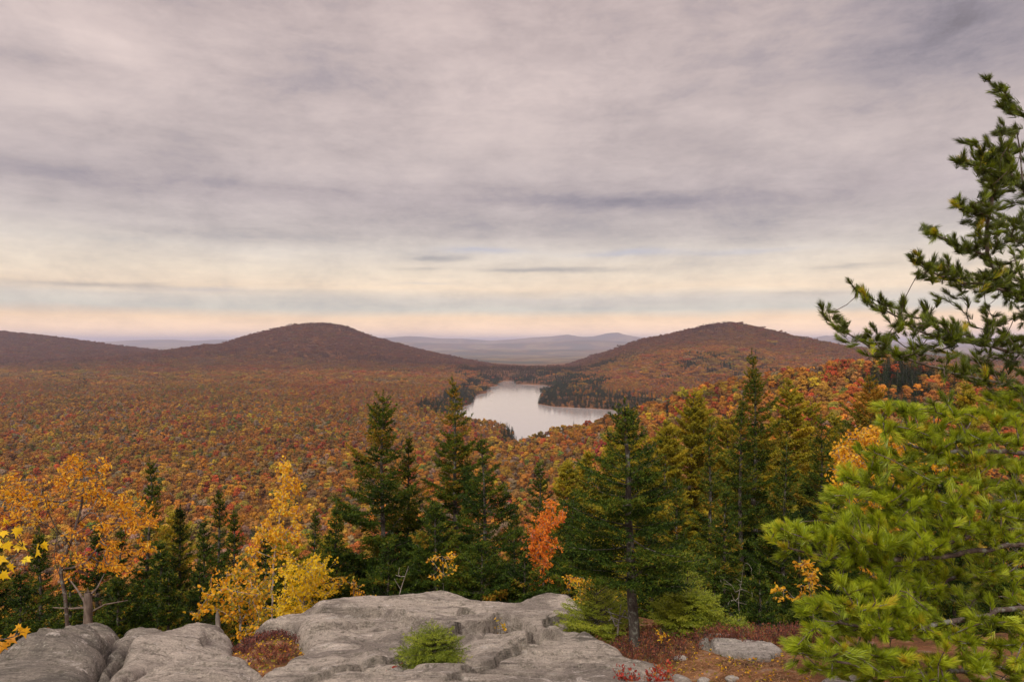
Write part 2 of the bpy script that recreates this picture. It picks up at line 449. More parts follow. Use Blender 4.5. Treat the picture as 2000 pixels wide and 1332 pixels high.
def build_terrain():
    Ys = np.concatenate([np.arange(-60, 12, 4.0), np.arange(12, 300, 4.0), np.arange(300, 3000, 9.0), np.arange(3000, 5400, 30.0), np.geomspace(5400, 75000, 110)])
    us = np.linspace(-1.15, 1.15, 440)
    YY, UU = np.meshgrid(Ys, us, indexing='ij')
    XX = UU*(np.abs(YY)+45)
    ZZ = terrain(XX, YY)
    # keep the sheet under the hand-made ground of the summit
    ny, nx = XX.shape
    i = np.arange(ny-1)[:, None]*nx; j = np.arange(nx-1)[None]
    f = np.stack([i+j, i+j+1, i+nx+j+1, i+nx+j], -1).reshape(-1, 4)
    mb = MB(); mb.add(np.stack([XX, YY, ZZ], -1), f)
    m_, N, o = new_mat('forest_floor')
    b = N.new('ShaderNodeBsdfPrincipled'); b.inputs['Roughness'].default_value = 0.95; b.inputs['Specular IOR Level'].default_value = 0.1
    geo = N.new('ShaderNodeNewGeometry'); sp = N.new('ShaderNodeSeparateXYZ'); N.link(geo.outputs['Position'], sp.inputs[0])
    v = N.noise(geo.outputs['Position'], 0.012, 8, 0.65)
    c1 = N.ramp(v, [(.35, (.06, .05, .02)), (.5, (.15, .065, .025)), (.62, (.20, .09, .03)), (.75, (.10, .08, .03))])
    v2 = N.noise(geo.outputs['Position'], 0.0009, 5, 0.6)
    c2 = N.ramp(v2, [(.42, (.05, .06, .04)), (.5, (.11, .07, .04)), (.57, (.20, .16, .08)), (.62, (.08, .07, .04))])
    fy = N.m('MULTIPLY', N.m('SUBTRACT', sp.outputs[1], 5000.0), 0.001); fy = N.m('MINIMUM', N.m('MAXIMUM', fy, 0.0), 1.0)
    N.put(b.inputs['Base Color'], N.mix(fy, c1, c2)); N.link(b.outputs[0], o.inputs['Surface'])
    t = obj('valley_terrain', mb.mesh('valley_terrain', [m_], True))
    tag(t, 'wide valley floor and hills under autumn forest, far ridges fading to lavender', None, kind='structure')
    # water
    m_, N, o = new_mat('lake_water')
    b = N.new('ShaderNodeBsdfPrincipled'); b.inputs['Roughness'].default_value = 0.07; b.inputs['IOR'].default_value = 1.42
    b.inputs['Base Color'].default_value = (.42, .38, .35, 1)
    geo = N.new('ShaderNodeNewGeometry'); mp = N.new('ShaderNodeMapping'); mp.inputs['Scale'].default_value = (1, 0.5, 1)
    N.link(geo.outputs['Position'], mp.inputs[0])
    h1 = N.noise(mp.outputs[0], 0.25, 5, 0.6); h2 = N.noise(geo.outputs['Position'], 0.02, 3, 0.5)
    bp = N.new('ShaderNodeBump'); bp.inputs['Strength'].default_value = 0.5; bp.inputs['Distance'].default_value = 0.35
    N.link(N.m('MULTIPLY', h1, N.m('ADD', h2, 0.3)), bp.inputs['Height']); N.link(bp.outputs[0], b.inputs['Normal']); N.link(b.outputs[0], o.inputs['Surface'])
    mb = MB(); n = 24
    gx, gy = np.meshgrid(np.linspace(-450, 620, n), np.linspace(900, 2950, n))
    i = np.arange(n-1)[:, None]*n; j = np.arange(n-1)[None]
    f = np.stack([i+j, i+j+1, i+n+j+1, i+n+j], -1).reshape(-1, 4)
    mb.add(np.stack([gx, gy, gx*0], -1), f)
    w = obj('lake_water', mb.mesh('lake_water', [m_]))
    tag(w, 'still pale pond reflecting the overcast sky in the valley', None, kind='structure')
build_terrain()

# haze: even thin air round everything
def build_haze():
    x0, x1, y0, y1, z0, z1 = -95000, 95000, -400, 80000, -420, 400
    v = [(x0, y0, z0), (x1, y0, z0), (x1, y1, z0), (x0, y1, z0), (x0, y0, z1), (x1, y0, z1), (x1, y1, z1), (x0, y1, z1)]
    f = [(3, 2, 1, 0), (4, 5, 6, 7), (0, 1, 5, 4), (1, 2, 6, 5), (2, 3, 7, 6), (3, 0, 4, 7)]
    me = bpy.data.meshes.new('haze'); me.from_pydata(v, [], f)
    m_, N, o = new_mat('haze')
    p = N.new('ShaderNodeVolumePrincipled'); p.inputs['Density'].default_value = 4.6e-5
    p.inputs['Color'].default_value = (.78, .80, 1.0, 1); p.inputs['Anisotropy'].default_value = 0.2
    N.link(p.outputs[0], o.inputs['Volume']); me.materials.append(m_)
    o_ = obj('haze', me); tag(o_, 'thin lavender haze over the valley and far hills', None, kind='stuff')
build_haze()

# ------------------------------------------------------------------ forest trees
R2 = np.random.default_rng(21)


def cards(r, c, n, size, elong=1.0):
    """quads of about `size` centred on c with normals near n"""
    k = len(c)
    nn = unit(n+0.55*rand_unit(r, k)); a = unit(np.cross(nn, rand_unit(r, k))); b = np.cross(nn, a)
    s = (size*r.uniform(0.6, 1.25, k))[:, None]
    v = np.stack([c-a*s*elong, c-b*s*0.6, c+a*s*elong, c+b*s*0.6], 1).reshape(-1, 3)
    return v, np.arange(4*k).reshape(-1, 4)


def proto_broad(seed, nb, nc, size, H_=12.0, W=3.6, mats=None, slim=1.0, bare=0.0):
    r = np.random.default_rng(seed); mb = MB()
    base = H_*r.uniform(0.30, 0.42)
    tube(mb, [(0, 0, -1.5), (0.05, 0, H_*0.35), (0.1, 0.05, H_*0.75)], [0.16, 0.12, 0.04], 4, 0.5, 1)
    for _ in range(int(4)):
        a = r.uniform(0, 6.28); q = r.uniform(0.5, 0.8)*W
        tube(mb, [(0, 0, base*r.uniform(.7, 1.1)), (q*0.5*math.cos(a), q*0.5*math.sin(a), H_*0.55), (q*math.cos(a), q*math.sin(a), H_*0.78)], [0.09, 0.06, 0.02], 3, 0.5, 1)
    for k in range(nb):
        u = r.uniform(0, 1)**0.7; ang = r.uniform(0, 6.28)
        zc = base+(H_-base)*r.uniform(0.18, 0.86); prof = math.sqrt(max(0.05, 1-((zc-base)/(H_-base)-0.38)**2/0.42))
        rr = W*0.72*u*prof
        C = np.array([rr*math.cos(ang)*slim, rr*math.sin(ang)*slim, zc]); rad = W*r.uniform(0.26, 0.42)
        d = rand_unit(r, nc); d[:, 2] = np.where(d[:, 2] < -0.3, -d[:, 2], d[:, 2])
        rad_ = rad*r.uniform(0.75, 1.05, nc)[:, None]
        P = C+d*rad_*np.array([1.1, 1.1, 0.8])
        v, f = cards(r, P, d, size)
        mb.add(v, f, np.clip(0.5+r.normal(0, 0.13)+r.normal(0, 0.16, nc), 0, 1), 0)
    return mb


def proto_conif(seed, H_=14.5, W=3.3, n=300, mats=None, size=0.55):
    r = np.random.default_rng(seed); mb = MB()
    tube(mb, [(0, 0, -1.5), (0, 0, H_*0.95)], [0.16, 0.02], 4, 0.3, 1)
    t = r.uniform(0, 1, n)**1.5
    tier = np.floor(t*11+r.uniform(-.15, .15, n))/11
    z = H_*(0.12+0.88*np.clip(tier+r.uniform(0, .05, n), 0, .98)); a = r.uniform(0, 6.28, n)
    rad = W*(1-(z/H_))**0.8*r.uniform(0.35, 1.05, n)+0.1
    d = np.stack([np.cos(a), np.sin(a), np.full(n, -0.35)], 1); P = np.stack([rad*np.cos(a), rad*np.sin(a), z-0.25*rad], 1)
    ax = unit(d); side = np.stack([-np.sin(a), np.cos(a), np.zeros(n)], 1); s = (size*r.uniform(.6, 1.2, n)*(1-0.5*z/H_))[:, None]
    v = np.stack([P-ax*s, P-side*s*.45, P+ax*s*1.3, P+side*s*.45], 1).reshape(-1, 3)
    mb.add(v, np.arange(4*n).reshape(-1, 4), np.clip(r.normal(.5, .2, n), 0, 1), 0)
    return mb


def proto_patch(seed, conif=False):
    r = np.random.default_rng(seed); mb = MB()
    for k in range(9):
        c = np.array([(k % 3-1)*8.0+r.uniform(-2.5, 2.5), (k//3-1)*8.0+r.uniform(-2.5, 2.5), 0])
        tone = np.clip(r.normal(.5, .22), 0, 1)
        n = 26; d = rand_unit(r, n); d[:, 2] = np.abs(d[:, 2])
        hh = r.uniform(8, 13)
        if conif:
            P = c+np.stack([d[:, 0]*2.2, d[:, 1]*2.2, d[:, 2]*0+r.uniform(0.2, 1, n)*hh*1.25], 1); P[:, :2] = c[:2]+(P[:, :2]-c[:2])*(1.25-P[:, 2:3]/(hh*1.25))
            v, f = cards(r, P, d, 1.3)
        else:
            W = r.uniform(3.4, 5.0); P = c+d*np.array([W, W, 3.2])*r.uniform(.8, 1.05, n)[:, None]+np.array([0, 0, hh-3.2])
            v, f = cards(r, P, d, 1.7)
        mb.add(v, f, np.clip(tone+r.normal(0, .10, n), 0, 1), 0)
    return mb


VAR = [(0.0, (.66, .60, .52)), (.5, (1, 1, 1)), (1.0, (1.32, 1.38, 1.15))]
M_leaf_inst = foliage_mat('forest_leaves', VAR, 0.7, 0.22, 'inst', 0.1)
M_leaf_obj = foliage_mat('tree_leaves', VAR, 0.7, 0.22, 'obj', 0.1)
M_trunk_far = bark_mat('far_bark', (.16, .13, .11), (.32, .28, .24), 2.0)
mats_i = [M_leaf_inst, M_trunk_far]; mats_o = [M_leaf_obj, M_trunk_far]

PAL = {  # linear foliage colours
    'rust': (.38, .155, .040), 'orange': (.50, .225, .034), 'ochre': (.44, .27, .045), 'brown': (.29, .16, .055), 'red': (.40, .085, .035),
    'crimson': (.28, .035, .04), 'olive': (.22, .19, .04), 'yellow': (.52, .38, .03), 'green': (.13, .18, .045), 'bare': (.27, .19, .16), 'dark': (.020, .036, .014)}
PALN = list(PAL)


def palette_pick(x, Y, r):
    n = len(x)
    w = np.zeros((n, len(PALN)))
    a = fbm(x/160, Y/160, 3, 31); b = fbm(x/90, Y/90, 3, 32); c = fbm(x/60, Y/60, 2, 33)
    right = smooth(-50, 250, x)*(Y < 1400)
    farl = smooth(900, 2200, Y)
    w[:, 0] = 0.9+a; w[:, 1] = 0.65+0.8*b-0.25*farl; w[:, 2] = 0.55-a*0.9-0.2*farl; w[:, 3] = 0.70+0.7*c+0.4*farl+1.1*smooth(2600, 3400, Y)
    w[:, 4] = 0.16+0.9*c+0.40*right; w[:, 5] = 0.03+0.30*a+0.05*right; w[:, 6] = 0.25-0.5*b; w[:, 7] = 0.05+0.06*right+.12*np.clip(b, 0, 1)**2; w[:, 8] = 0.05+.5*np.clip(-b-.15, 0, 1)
    w[:, 9] = 0.42-0.5*c-0.2*right+0.9*smooth(2600, 3400, Y); w[:, 10] = 0.02  # extra brown and bare picks on the hills also carry cloud shadow
    w = np.clip(w, 0, None); w /= w.sum(1, keepdims=True)
    u = r.uniform(0, 1, n)[:, None]
    return (np.cumsum(w, 1) < u).sum(1).clip(0, len(PALN)-1)


SKY_LINE = np.array([(-50, 880), (0, 1010), (230, 1000), (280, 960), (310, 1010), (400, 1040), (470, 1060), (600, 1060), (620, 980), (700, 900), (760, 860), (840, 860), (880, 800),
                     (930, 900), (1000, 980), (1050, 960), (1100, 960), (1150, 900), (1330, 880), (1400, 840), (1480, 760), (1560, 850), (1620, 880), (1660, 800), (1730, 790), (2000, 720), (2100, 700)], float)


def scatter_forest():
    r = R2
    # candidate points, denser near
    pts = []
    Yb = 55.0
    while Yb < 5400:
        s = float(np.interp(Yb, [55, 300, 900, 2000, 2001, 5400], [6.2, 6.6, 7.4, 9.5, 20.0, 24.0]))
        w = 0.84*Yb+50
        xs = np.arange(-w, w, s)
        xs = xs+r.uniform(-.42, .42, len(xs))*s
        pts.append(np.stack([xs, Yb+r.uniform(-.42, .42, len(xs))*s], 1))
        Yb += s
    kx, kY = np.meshgrid(np.arange(180, 380, 6.0), np.arange(425, 560, 6.0)); kx = kx.ravel()+r.uniform(-2, 2, kx.size); kY = kY.ravel()+r.uniform(-2, 2, kY.size)
    pts.append(np.stack([kx, kY], 1))
    P = np.concatenate(pts)
    x, Y = P[:, 0], P[:, 1]
    z = terrain(x, Y)
    keep = (z > 0.9)
    x, Y, z = x[keep], Y[keep], z[keep]
    patch = Y > 2000
    # sight lines: drop what stands well behind a nearer crest
    ang = np.arctan2(x, Y); el = (z+13-H)/Y
    o = np.argsort(Y); bins = ((ang+0.8)/1.6*700).astype(int).clip(0, 699)
    hor = np.full(700, -9.0); vis = np.zeros(len(x), bool)
    gz = (z+2-H)/Y
    for i in o:
        b = bins[i]
        vis[i] = el[i] > hor[b]-0.006
        if gz[i] > hor[b]: hor[b] = gz[i]
    x, Y, z, patch = x[vis], Y[vis], z[vis], patch[vis]
    pal = palette_pick(x, Y, r)
    # conifers: lake shores, a dark belt where the plain meets the hills, dark stands on the knolls and summits
    px = 1000+x/Y*F; py = 666+(H-z)/Y*F
    sd = np.maximum(sdf_poly(x, Y, LAKE), -1e3)
    pc = np.where((sd > -75) & (sd < 0), 0.92, 0.0)
    pc = np.where((sd > -75) & (Y < 1300), 0.9*smooth(975, 988, px), pc)
    pc = np.where((sd > -60) & (Y > 1350) & (px < 990), .85, pc)
    pc = np.where((sd > -45) & (px > 1010) & (Y < 1200), 0.05, pc)
    pc = np.where((sd > -85) & (Y > 1250) & (px > 900), np.maximum(pc, 0.75), pc)
    pc = np.where((sd > -170) & (Y > 1350) & (px > 1040) & (px < 1330), np.maximum(pc, 0.75+0.7*fbm(x/80, Y/80, 2, 44)), pc)
    belt = np.exp(-((Y-3150-90*fbm(x/300, Y/300, 2, 41))/90)**2)*smooth(1150, 900, px)*(0.35+0.9*fbm(x/260, Y/100, 3, 43)+0.35*smooth(480, 620, px))
    pc = np.maximum(pc, belt)
    belt = np.exp(-((Y-2800)/140)**2)*smooth(850, 930, px)*smooth(1300, 1150, px)*1.2
    pc = np.maximum(pc, belt)
    k = np.exp(-(((px-1745)/115)**2+((Y-480-0.2*(px-1740))/75)**2)**2)*smooth(420, 460, Y+0*px); pc = np.maximum(pc, k*(0.85+0.9*fbm(x/25, Y/25, 2, 45)))
    k = np.exp(-(((px-1360)/110)**2+((Y-2240)/130)**2)); pc = np.maximum(pc, k*(0.45+1.0*fbm(x/70, Y/70, 2, 46)))
    k = np.exp(-(((px-1405)/60)**2+((Y-3300)/160)**2)); pc = np.maximum(pc, k*0.8)
    k = np.exp(-(((px-630)/60)**2+((Y-3850)/160)**2)); pc = np.maximum(pc, k*0.5)
    pc = np.maximum(pc, 0.012+0.10*smooth(.25, .5, fbm(x/120, Y/120, 3, 47)))
    pc = np.where(Y < 150, np.maximum(pc, .8*smooth(150, 110, Y)), pc)
    con = r.uniform(0, 1, len(x)) < pc
    pal[con] = PALN.index('dark')
    con = pal == PALN.index('dark')
    tint = np.array([PAL[k] for k in PALN])[pal]
    tint = tint*(1+0.19*r.normal(size=(len(x), 1))).clip(.45, 1.7)*(1+0.07*r.normal(size=(len(x), 3)))
    tint = tint*np.where(Y > 2600, .55, 1.0)[:, None]*(1+.35*fbm(x/130, Y/130, 3, 77))[:, None]  # far hills darkened: cloud shadow put into the foliage colour
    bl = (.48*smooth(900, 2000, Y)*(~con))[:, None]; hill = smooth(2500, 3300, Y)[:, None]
    fld = smooth(-.35, .35, fbm(x/380, Y/380, 3, 88)+.35*smooth(300, 800, px)-.25)[:, None]
    mean = (1-fld)*np.array([.25, .150, .036])+fld*np.array([.36, .115, .045])
    f2 = fbm(x/75, Y/75, 3, 91)[:, None]; ga = smooth(.05, .45, f2); gb = smooth(.05, .45, -f2)
    mean = mean*(1-.6*ga-.6*gb)+.6*ga*np.array([.42, .26, .04])+.6*gb*np.array([.36, .075, .04])
    bl = np.maximum(bl, .10*(~con)[:, None])
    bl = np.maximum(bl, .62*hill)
    tint = tint*(1-bl)+bl*((1-hill)*mean+hill*np.array([.15, .045, .034]))  # maroon hill mean, with the cloud shadow included in its darkness
    tint = tint*np.array([1, 1, .8])
    tint = np.clip(tint, 0.005, .7)
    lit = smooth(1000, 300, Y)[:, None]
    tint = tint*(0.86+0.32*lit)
    scl = (r.uniform(0.62, 1.25, len(x))+.30*np.clip(fbm(x/45, Y/45, 2, 55), -1, 1)+.25*(r.uniform(0, 1, len(x)) < .07))*np.where(con, 1.0, 1.0)
    scl = np.where((sd > -60) & (Y < 1300), scl*0.85, scl)
    # individuals: the 300 that show largest, clear of the foreground trees
    ptop = 666+(H-z-12*scl)/Y*F
    sl = np.interp(px, SKY_LINE[:, 0], SKY_LINE[:, 1])
    seen = (ptop+7*F/Y < sl) & (px > 10) & (px < 1960) & (~patch)
    # nearer crowns may hide a tree: keep to those whose top clears the row in front
    idx = np.where(seen)[0]; idx = idx[np.argsort(Y[idx])]
    nc, nb_ = 0, 0; chosen = []
    for i in idx:
        if con[i]:
            if nc < 40: chosen.append(i); nc += 1
        elif nb_ < 290: chosen.append(i); nb_ += 1
        if nb_ >= 290: break
    ind = np.zeros(len(x), bool); ind[chosen] = True
    return x, Y, z, patch, pal, con, tint, scl, ind, px, py


FX = scatter_forest()


def build_forest():
    x, Y, z, patch, pal, con, tint, scl, ind, px, py = FX
    r = np.random.default_rng(5)
    # prototypes live in a collection that is not part of the scene
    protos = []
    def reg(mb, name): protos.append(bpy.data.objects.new(name, mb.mesh(name, mats_i)))
    for i in range(5): reg(proto_broad(100+i, 15, 42, 0.62, W=4.2 if i < 3 else 3.7), f'broad_a{i}')      # 0-4  mid
    for i in range(4): reg(proto_broad(200+i, 9, 17, 1.0, W=4.3), f'broad_b{i}')         # 5-8  far
    for i in range(3): reg(proto_conif(300+i, n=650, size=.7), f'conif_a{i}')                      # 9-11
    for i in range(2): reg(proto_conif(320+i, n=260, size=1.15), f'conif_b{i}')             # 12-13
    for i in range(4): reg(proto_patch(400+i), f'patch_a{i}')                             # 14-17
    for i in range(2): reg(proto_patch(420+i, True), f'patch_b{i}')                       # 18-19
    for i in range(3): reg(proto_broad(440+i, 26, 120, 0.34, W=3.8), f'broad_n{i}')       # 20-22
    col = bpy.data.collections.new('forest_prototypes')
    for k, p in enumerate(protos):
        p.name = f'p{k:02d}'; col.objects.link(p)
    n = len(x); ids = np.zeros(n, int)
    near = Y < 950
    ids = np.where(con, np.where(near, 9+r.integers(0, 3, n), 12+r.integers(0, 2, n)), np.where(near, r.integers(0, 5, n), 5+r.integers(0, 4, n)))
    ids = np.where(~con & (Y < 300), 20+r.integers(0, 3, n), ids)
    ids = np.where(patch, np.where(con, 18+r.integers(0, 2, n), 14+r.integers(0, 4, n)), ids)
    g = ~ind
    me = bpy.data.meshes.new('forest_points'); P = np.stack([x, Y, z-0.3], 1)[g]
    me.vertices.add(len(P)); me.vertices.foreach_set('co', P.astype(np.float32).ravel())
    a = me.attributes.new('pid', 'INT', 'POINT'); a.data.foreach_set('value', ids[g].astype(np.int32))
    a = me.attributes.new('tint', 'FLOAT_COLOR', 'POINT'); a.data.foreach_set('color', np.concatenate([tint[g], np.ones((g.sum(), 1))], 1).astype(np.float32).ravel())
    s = scl[g]; sv = np.stack([s*r.uniform(.9, 1.12, len(s)), s*r.uniform(.9, 1.12, len(s)), s*r.uniform(.85, 1.15, len(s))], 1)
    a = me.attributes.new('scl', 'FLOAT_VECTOR', 'POINT'); a.data.foreach_set('vector', sv.astype(np.float32).ravel())
    a = me.attributes.new('rz', 'FLOAT', 'POINT'); a.data.foreach_set('value', r.uniform(0, 6.28, len(s)).astype(np.float32))
    o = obj('autumn_forest', me)
    tag(o, 'mass of rust, orange and red autumn trees with dark conifers covering valley and hills', None, kind='stuff')
    ng = bpy.data.node_groups.new('forest', 'GeometryNodeTree')
    ng.interface.new_socket('Geometry', in_out='INPUT', socket_type='NodeSocketGeometry')
    ng.interface.new_socket('Geometry', in_out='OUTPUT', socket_type='NodeSocketGeometry')
    nd = ng.nodes; L = ng.links
    gi = nd.new('NodeGroupInput'); go = nd.new('NodeGroupOutput')
    ci = nd.new('GeometryNodeCollectionInfo'); ci.inputs['Collection'].default_value = col
    ci.inputs['Separate Children'].default_value = True; ci.inputs['Reset Children'].default_value = True
    ip = nd.new('GeometryNodeInstanceOnPoints'); ip.inputs['Pick Instance'].default_value = True
    def na(name, typ):
        q = nd.new('GeometryNodeInputNamedAttribute'); q.data_type = typ; q.inputs['Name'].default_value = name
        return q.outputs['Attribute']
    cx = nd.new('ShaderNodeCombineXYZ'); L.new(na('rz', 'FLOAT'), cx.inputs[2])
    L.new(gi.outputs[0], ip.inputs['Points']); L.new(ci.outputs[0], ip.inputs['Instance'])
    L.new(na('pid', 'INT'), ip.inputs['Instance Index']); L.new(cx.outputs[0], ip.inputs['Rotation']); L.new(na('scl', 'FLOAT_VECTOR'), ip.inputs['Scale'])
    L.new(ip.outputs[0], go.inputs[0])
    md = o.modifiers.new('forest', 'NODES'); md.node_group = ng
    print('forest instances', int(g.sum()), 'individuals', int(ind.sum()))
    # the nearest visible trees, one object each
    broad = [proto_broad(500+i, 26, 120, 0.34, W=4.0 if i % 2 else 3.5).mesh('autumn_tree', mats_o) for i in range(6)]
    conif = [proto_conif(520+i, n=1900, size=.42).mesh('dark_conifer', mats_o) for i in range(2)]
    names = {'rust': 'rust-brown', 'orange': 'orange', 'ochre': 'golden ochre', 'brown': 'dull brown', 'red': 'bright red', 'crimson': 'deep crimson', 'olive': 'olive green',
             'yellow': 'bright yellow', 'green': 'still green', 'bare': 'grey, nearly bare', 'dark': 'dark green conifer'}
    def zone(p, y_):
        if p < 350: return 'on the valley floor above the orange tree at far left'
        if p < 520: return 'on the valley floor above the left row of spruces'
        if p < 650: return 'on the valley floor behind the slim yellow birch'
        if p < 860: return 'in the valley behind the twin spruces left of centre'
        if p < 1010: return 'below the pond behind the tall spruce spire'
        if p < 1120: return 'on the slope just below the end of the pond'
        if p < 1300: return 'on the lower flank of the right-hand spur'
        if p < 1480: return 'halfway up the right-hand spur'
        if p < 1640: return 'on the right-hand spur left of its dark cliff'
        return 'around the dark cliff of the right-hand spur'
    for i in np.where(ind)[0]:
        kind = PALN[pal[i]]
        c = con[i]
        o = bpy.data.objects.new('conifer_tree' if c else 'autumn_tree', conif[r.integers(0, 2)] if c else broad[r.integers(0, 6)])
        link(o); o.location = (x[i], Y[i], z[i]-0.3); o.rotation_euler = (0, 0, r.uniform(0, 6.28))
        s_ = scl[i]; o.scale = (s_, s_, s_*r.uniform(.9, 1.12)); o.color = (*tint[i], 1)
        zn = zone(px[i], py[i])
        if c: tag(o, 'small dark conifer ' + zn, 'tree', 'dark conifers ' + zn)
        else: tag(o, names[kind] + ' tree ' + zn, 'tree', names[kind] + ' trees ' + zn)
build_forest()
# ------------------------------------------------------------------ summit ground and rocks
def gz(x, Y):
    """base plane of the summit: height of the rock top"""
    return H-(1.061+0.279*Y)


def gp(px, py):
    Y = 1.061/((py-666.0)/F-0.279)
    return ((px-1000)*Y/F, Y)


def gpoly(lst): return [gp(*p) for p in lst]


def chaikin(P, n=2, closed=True):
    P = np.asarray(P, float)
    for _ in range(n):
        Q = np.roll(P, -1, 0)
        P = np.stack([0.75*P+0.25*Q, 0.25*P+0.75*Q], 1).reshape(-1, 2)
    return P


SOIL_LEFT = chaikin(gpoly([(455, 1245), (500, 1222), (560, 1215), (588, 1235), (594, 1262), (575, 1275), (545, 1282), (520, 1296), (530, 1312), (505, 1326), (495, 1318), (512, 1300), (470, 1282), (450, 1262)]))


def rock_mat(name, base, dark, lichen=.5, seed=0.0):
    m_, N, o = new_mat(name)
    b = N.new('ShaderNodeBsdfPrincipled'); b.inputs['Roughness'].default_value = 0.86; b.inputs['Specular IOR Level'].default_value = 0.25
    geo = N.new('ShaderNodeNewGeometry')
    mp = N.new('ShaderNodeMapping'); mp.inputs['Location'].default_value = (seed, seed*2, 0); N.link(geo.outputs['Position'], mp.inputs[0])
    P = mp.outputs[0]
    mp2 = N.new('ShaderNodeMapping'); mp2.inputs['Scale'].default_value = (0.32, 1.7, 5.0); mp2.inputs['Rotation'].default_value = (0, 0, .35); N.link(P, mp2.inputs[0])
    mps = N.new('ShaderNodeMapping'); mps.inputs['Scale'].default_value = (.30, 1.6, 6.0); mps.inputs['Rotation'].default_value = (0.05, 0.08, .25); N.link(P, mps.inputs[0])
    big = N.noise(P, 1.1, 6, 0.65, 0.5); band = N.noise(mp2.outputs[0], 6.0, 8, 0.72, 0.6); fine = N.noise(P, 60, 5, 0.75); mid = N.noise(P, 14, 7, 0.7, .4)
    vein = N.noise(mps.outputs[0], 5.0, 9, 0.72, 1.1)
    c = N.ramp(band, [(.34, tuple(0.34*np.array(base))), (.45, tuple(0.85*np.array(base))), (.60, base), (.76, tuple(np.minimum(1.35*np.array(base), .6)))])
    c = N.mix(N.ramp(big, [(.47, 0.0), (.60, 0.8)]), c, dark)                 # stained areas
    c = N.mix(N.m('MULTIPLY', N.ramp(mid, [(.56, 0.0), (.64, 1.0)]), .45), c, tuple(0.45*np.array(base)))
    c = N.mix(N.m('MULTIPLY', N.ramp(vein, [(.57, 0.0), (.63, 1.0)]), .8), c, (.66, .60, .53))   # pale quartz streaks
    c = N.mix(N.m('MULTIPLY', N.ramp(vein, [(.34, 1.0), (.42, 0.0)]), .75), c, tuple(0.30*np.array(base)))
    v = N.new('ShaderNodeTexVoronoi'); N.link(P, v.inputs['Vector']); v.inputs['Scale'].default_value = 34; v.inputs['Randomness'].default_value = 1
    lm = N.noise(P, 4.5, 5, 0.7)
    lf = N.m('MULTIPLY', N.ramp(v.outputs['Distance'], [(.22, 1.0), (.36, 0.0)]), N.ramp(lm, [(.48, 0.0), (.58, 1.0)]))
    c = N.mix(N.m('MULTIPLY', lf, lichen), c, (.44, .42, .34))
    v2 = N.noise(P, 9.0, 6, 0.75)
    c = N.mix(N.m('MULTIPLY', N.ramp(v2, [(.55, 0.0), (.62, 1.0)]), .55), c, (.10, .095, .06))
    g = N.ramp(fine, [(.30, .55), (.70, 1.40)])
    c = N.mix(1.0, c, g, 'MULTIPLY')
    N.put(b.inputs['Base Color'], c)
    hsum = N.m('ADD', N.m('MULTIPLY', fine, .10), N.m('ADD', N.m('MULTIPLY', mid, .55), N.m('ADD', N.m('MULTIPLY', band, 1.5), N.m('MULTIPLY', vein, 1.2))))
    bp = N.new('ShaderNodeBump'); bp.inputs['Strength'].default_value = 1.0; bp.inputs['Distance'].default_value = 0.055
    N.link(hsum, bp.inputs['Height']); N.link(bp.outputs[0], b.inputs['Normal']); N.link(b.outputs[0], o.inputs['Surface'])
    return m_


M_rock = rock_mat('weathered_schist', (.58, .51, .42), (.22, .19, .16), .75)
M_rock_dark = rock_mat('dark_lichen_rock', (.36, .32, .26), (.13, .12, .10), .8, 5.0)
M_rock_pale = rock_mat('pale_schist', (.60, .55, .48), (.40, .36, .31), .5, 9.0)


def steps(x, Y, lines):
    """ledges: polyline, height, softness, side (+1: ground rises on the far side)"""
    h = np.zeros(np.shape(x))
    for line, hh, soft, ext in lines:
        P = np.array(line, float)
        d, t = dist_line(x, Y, P)
        n = len(P)-1; k = np.clip(t.astype(int), 0, n-1)
        ex = P[k+1, 0]-P[k, 0]; ey = P[k+1, 1]-P[k, 1]
        s = np.sign(ex*(Y-P[k, 1])-ey*(x-P[k, 0]))
        end = np.minimum(t, n-t); fade = smooth(0.0, 0.8, end)
        sd = s*d
        h += fade*hh*(smooth(-soft, soft*0.4, sd)*np.exp(-np.maximum(sd, 0)/ext))
    return h


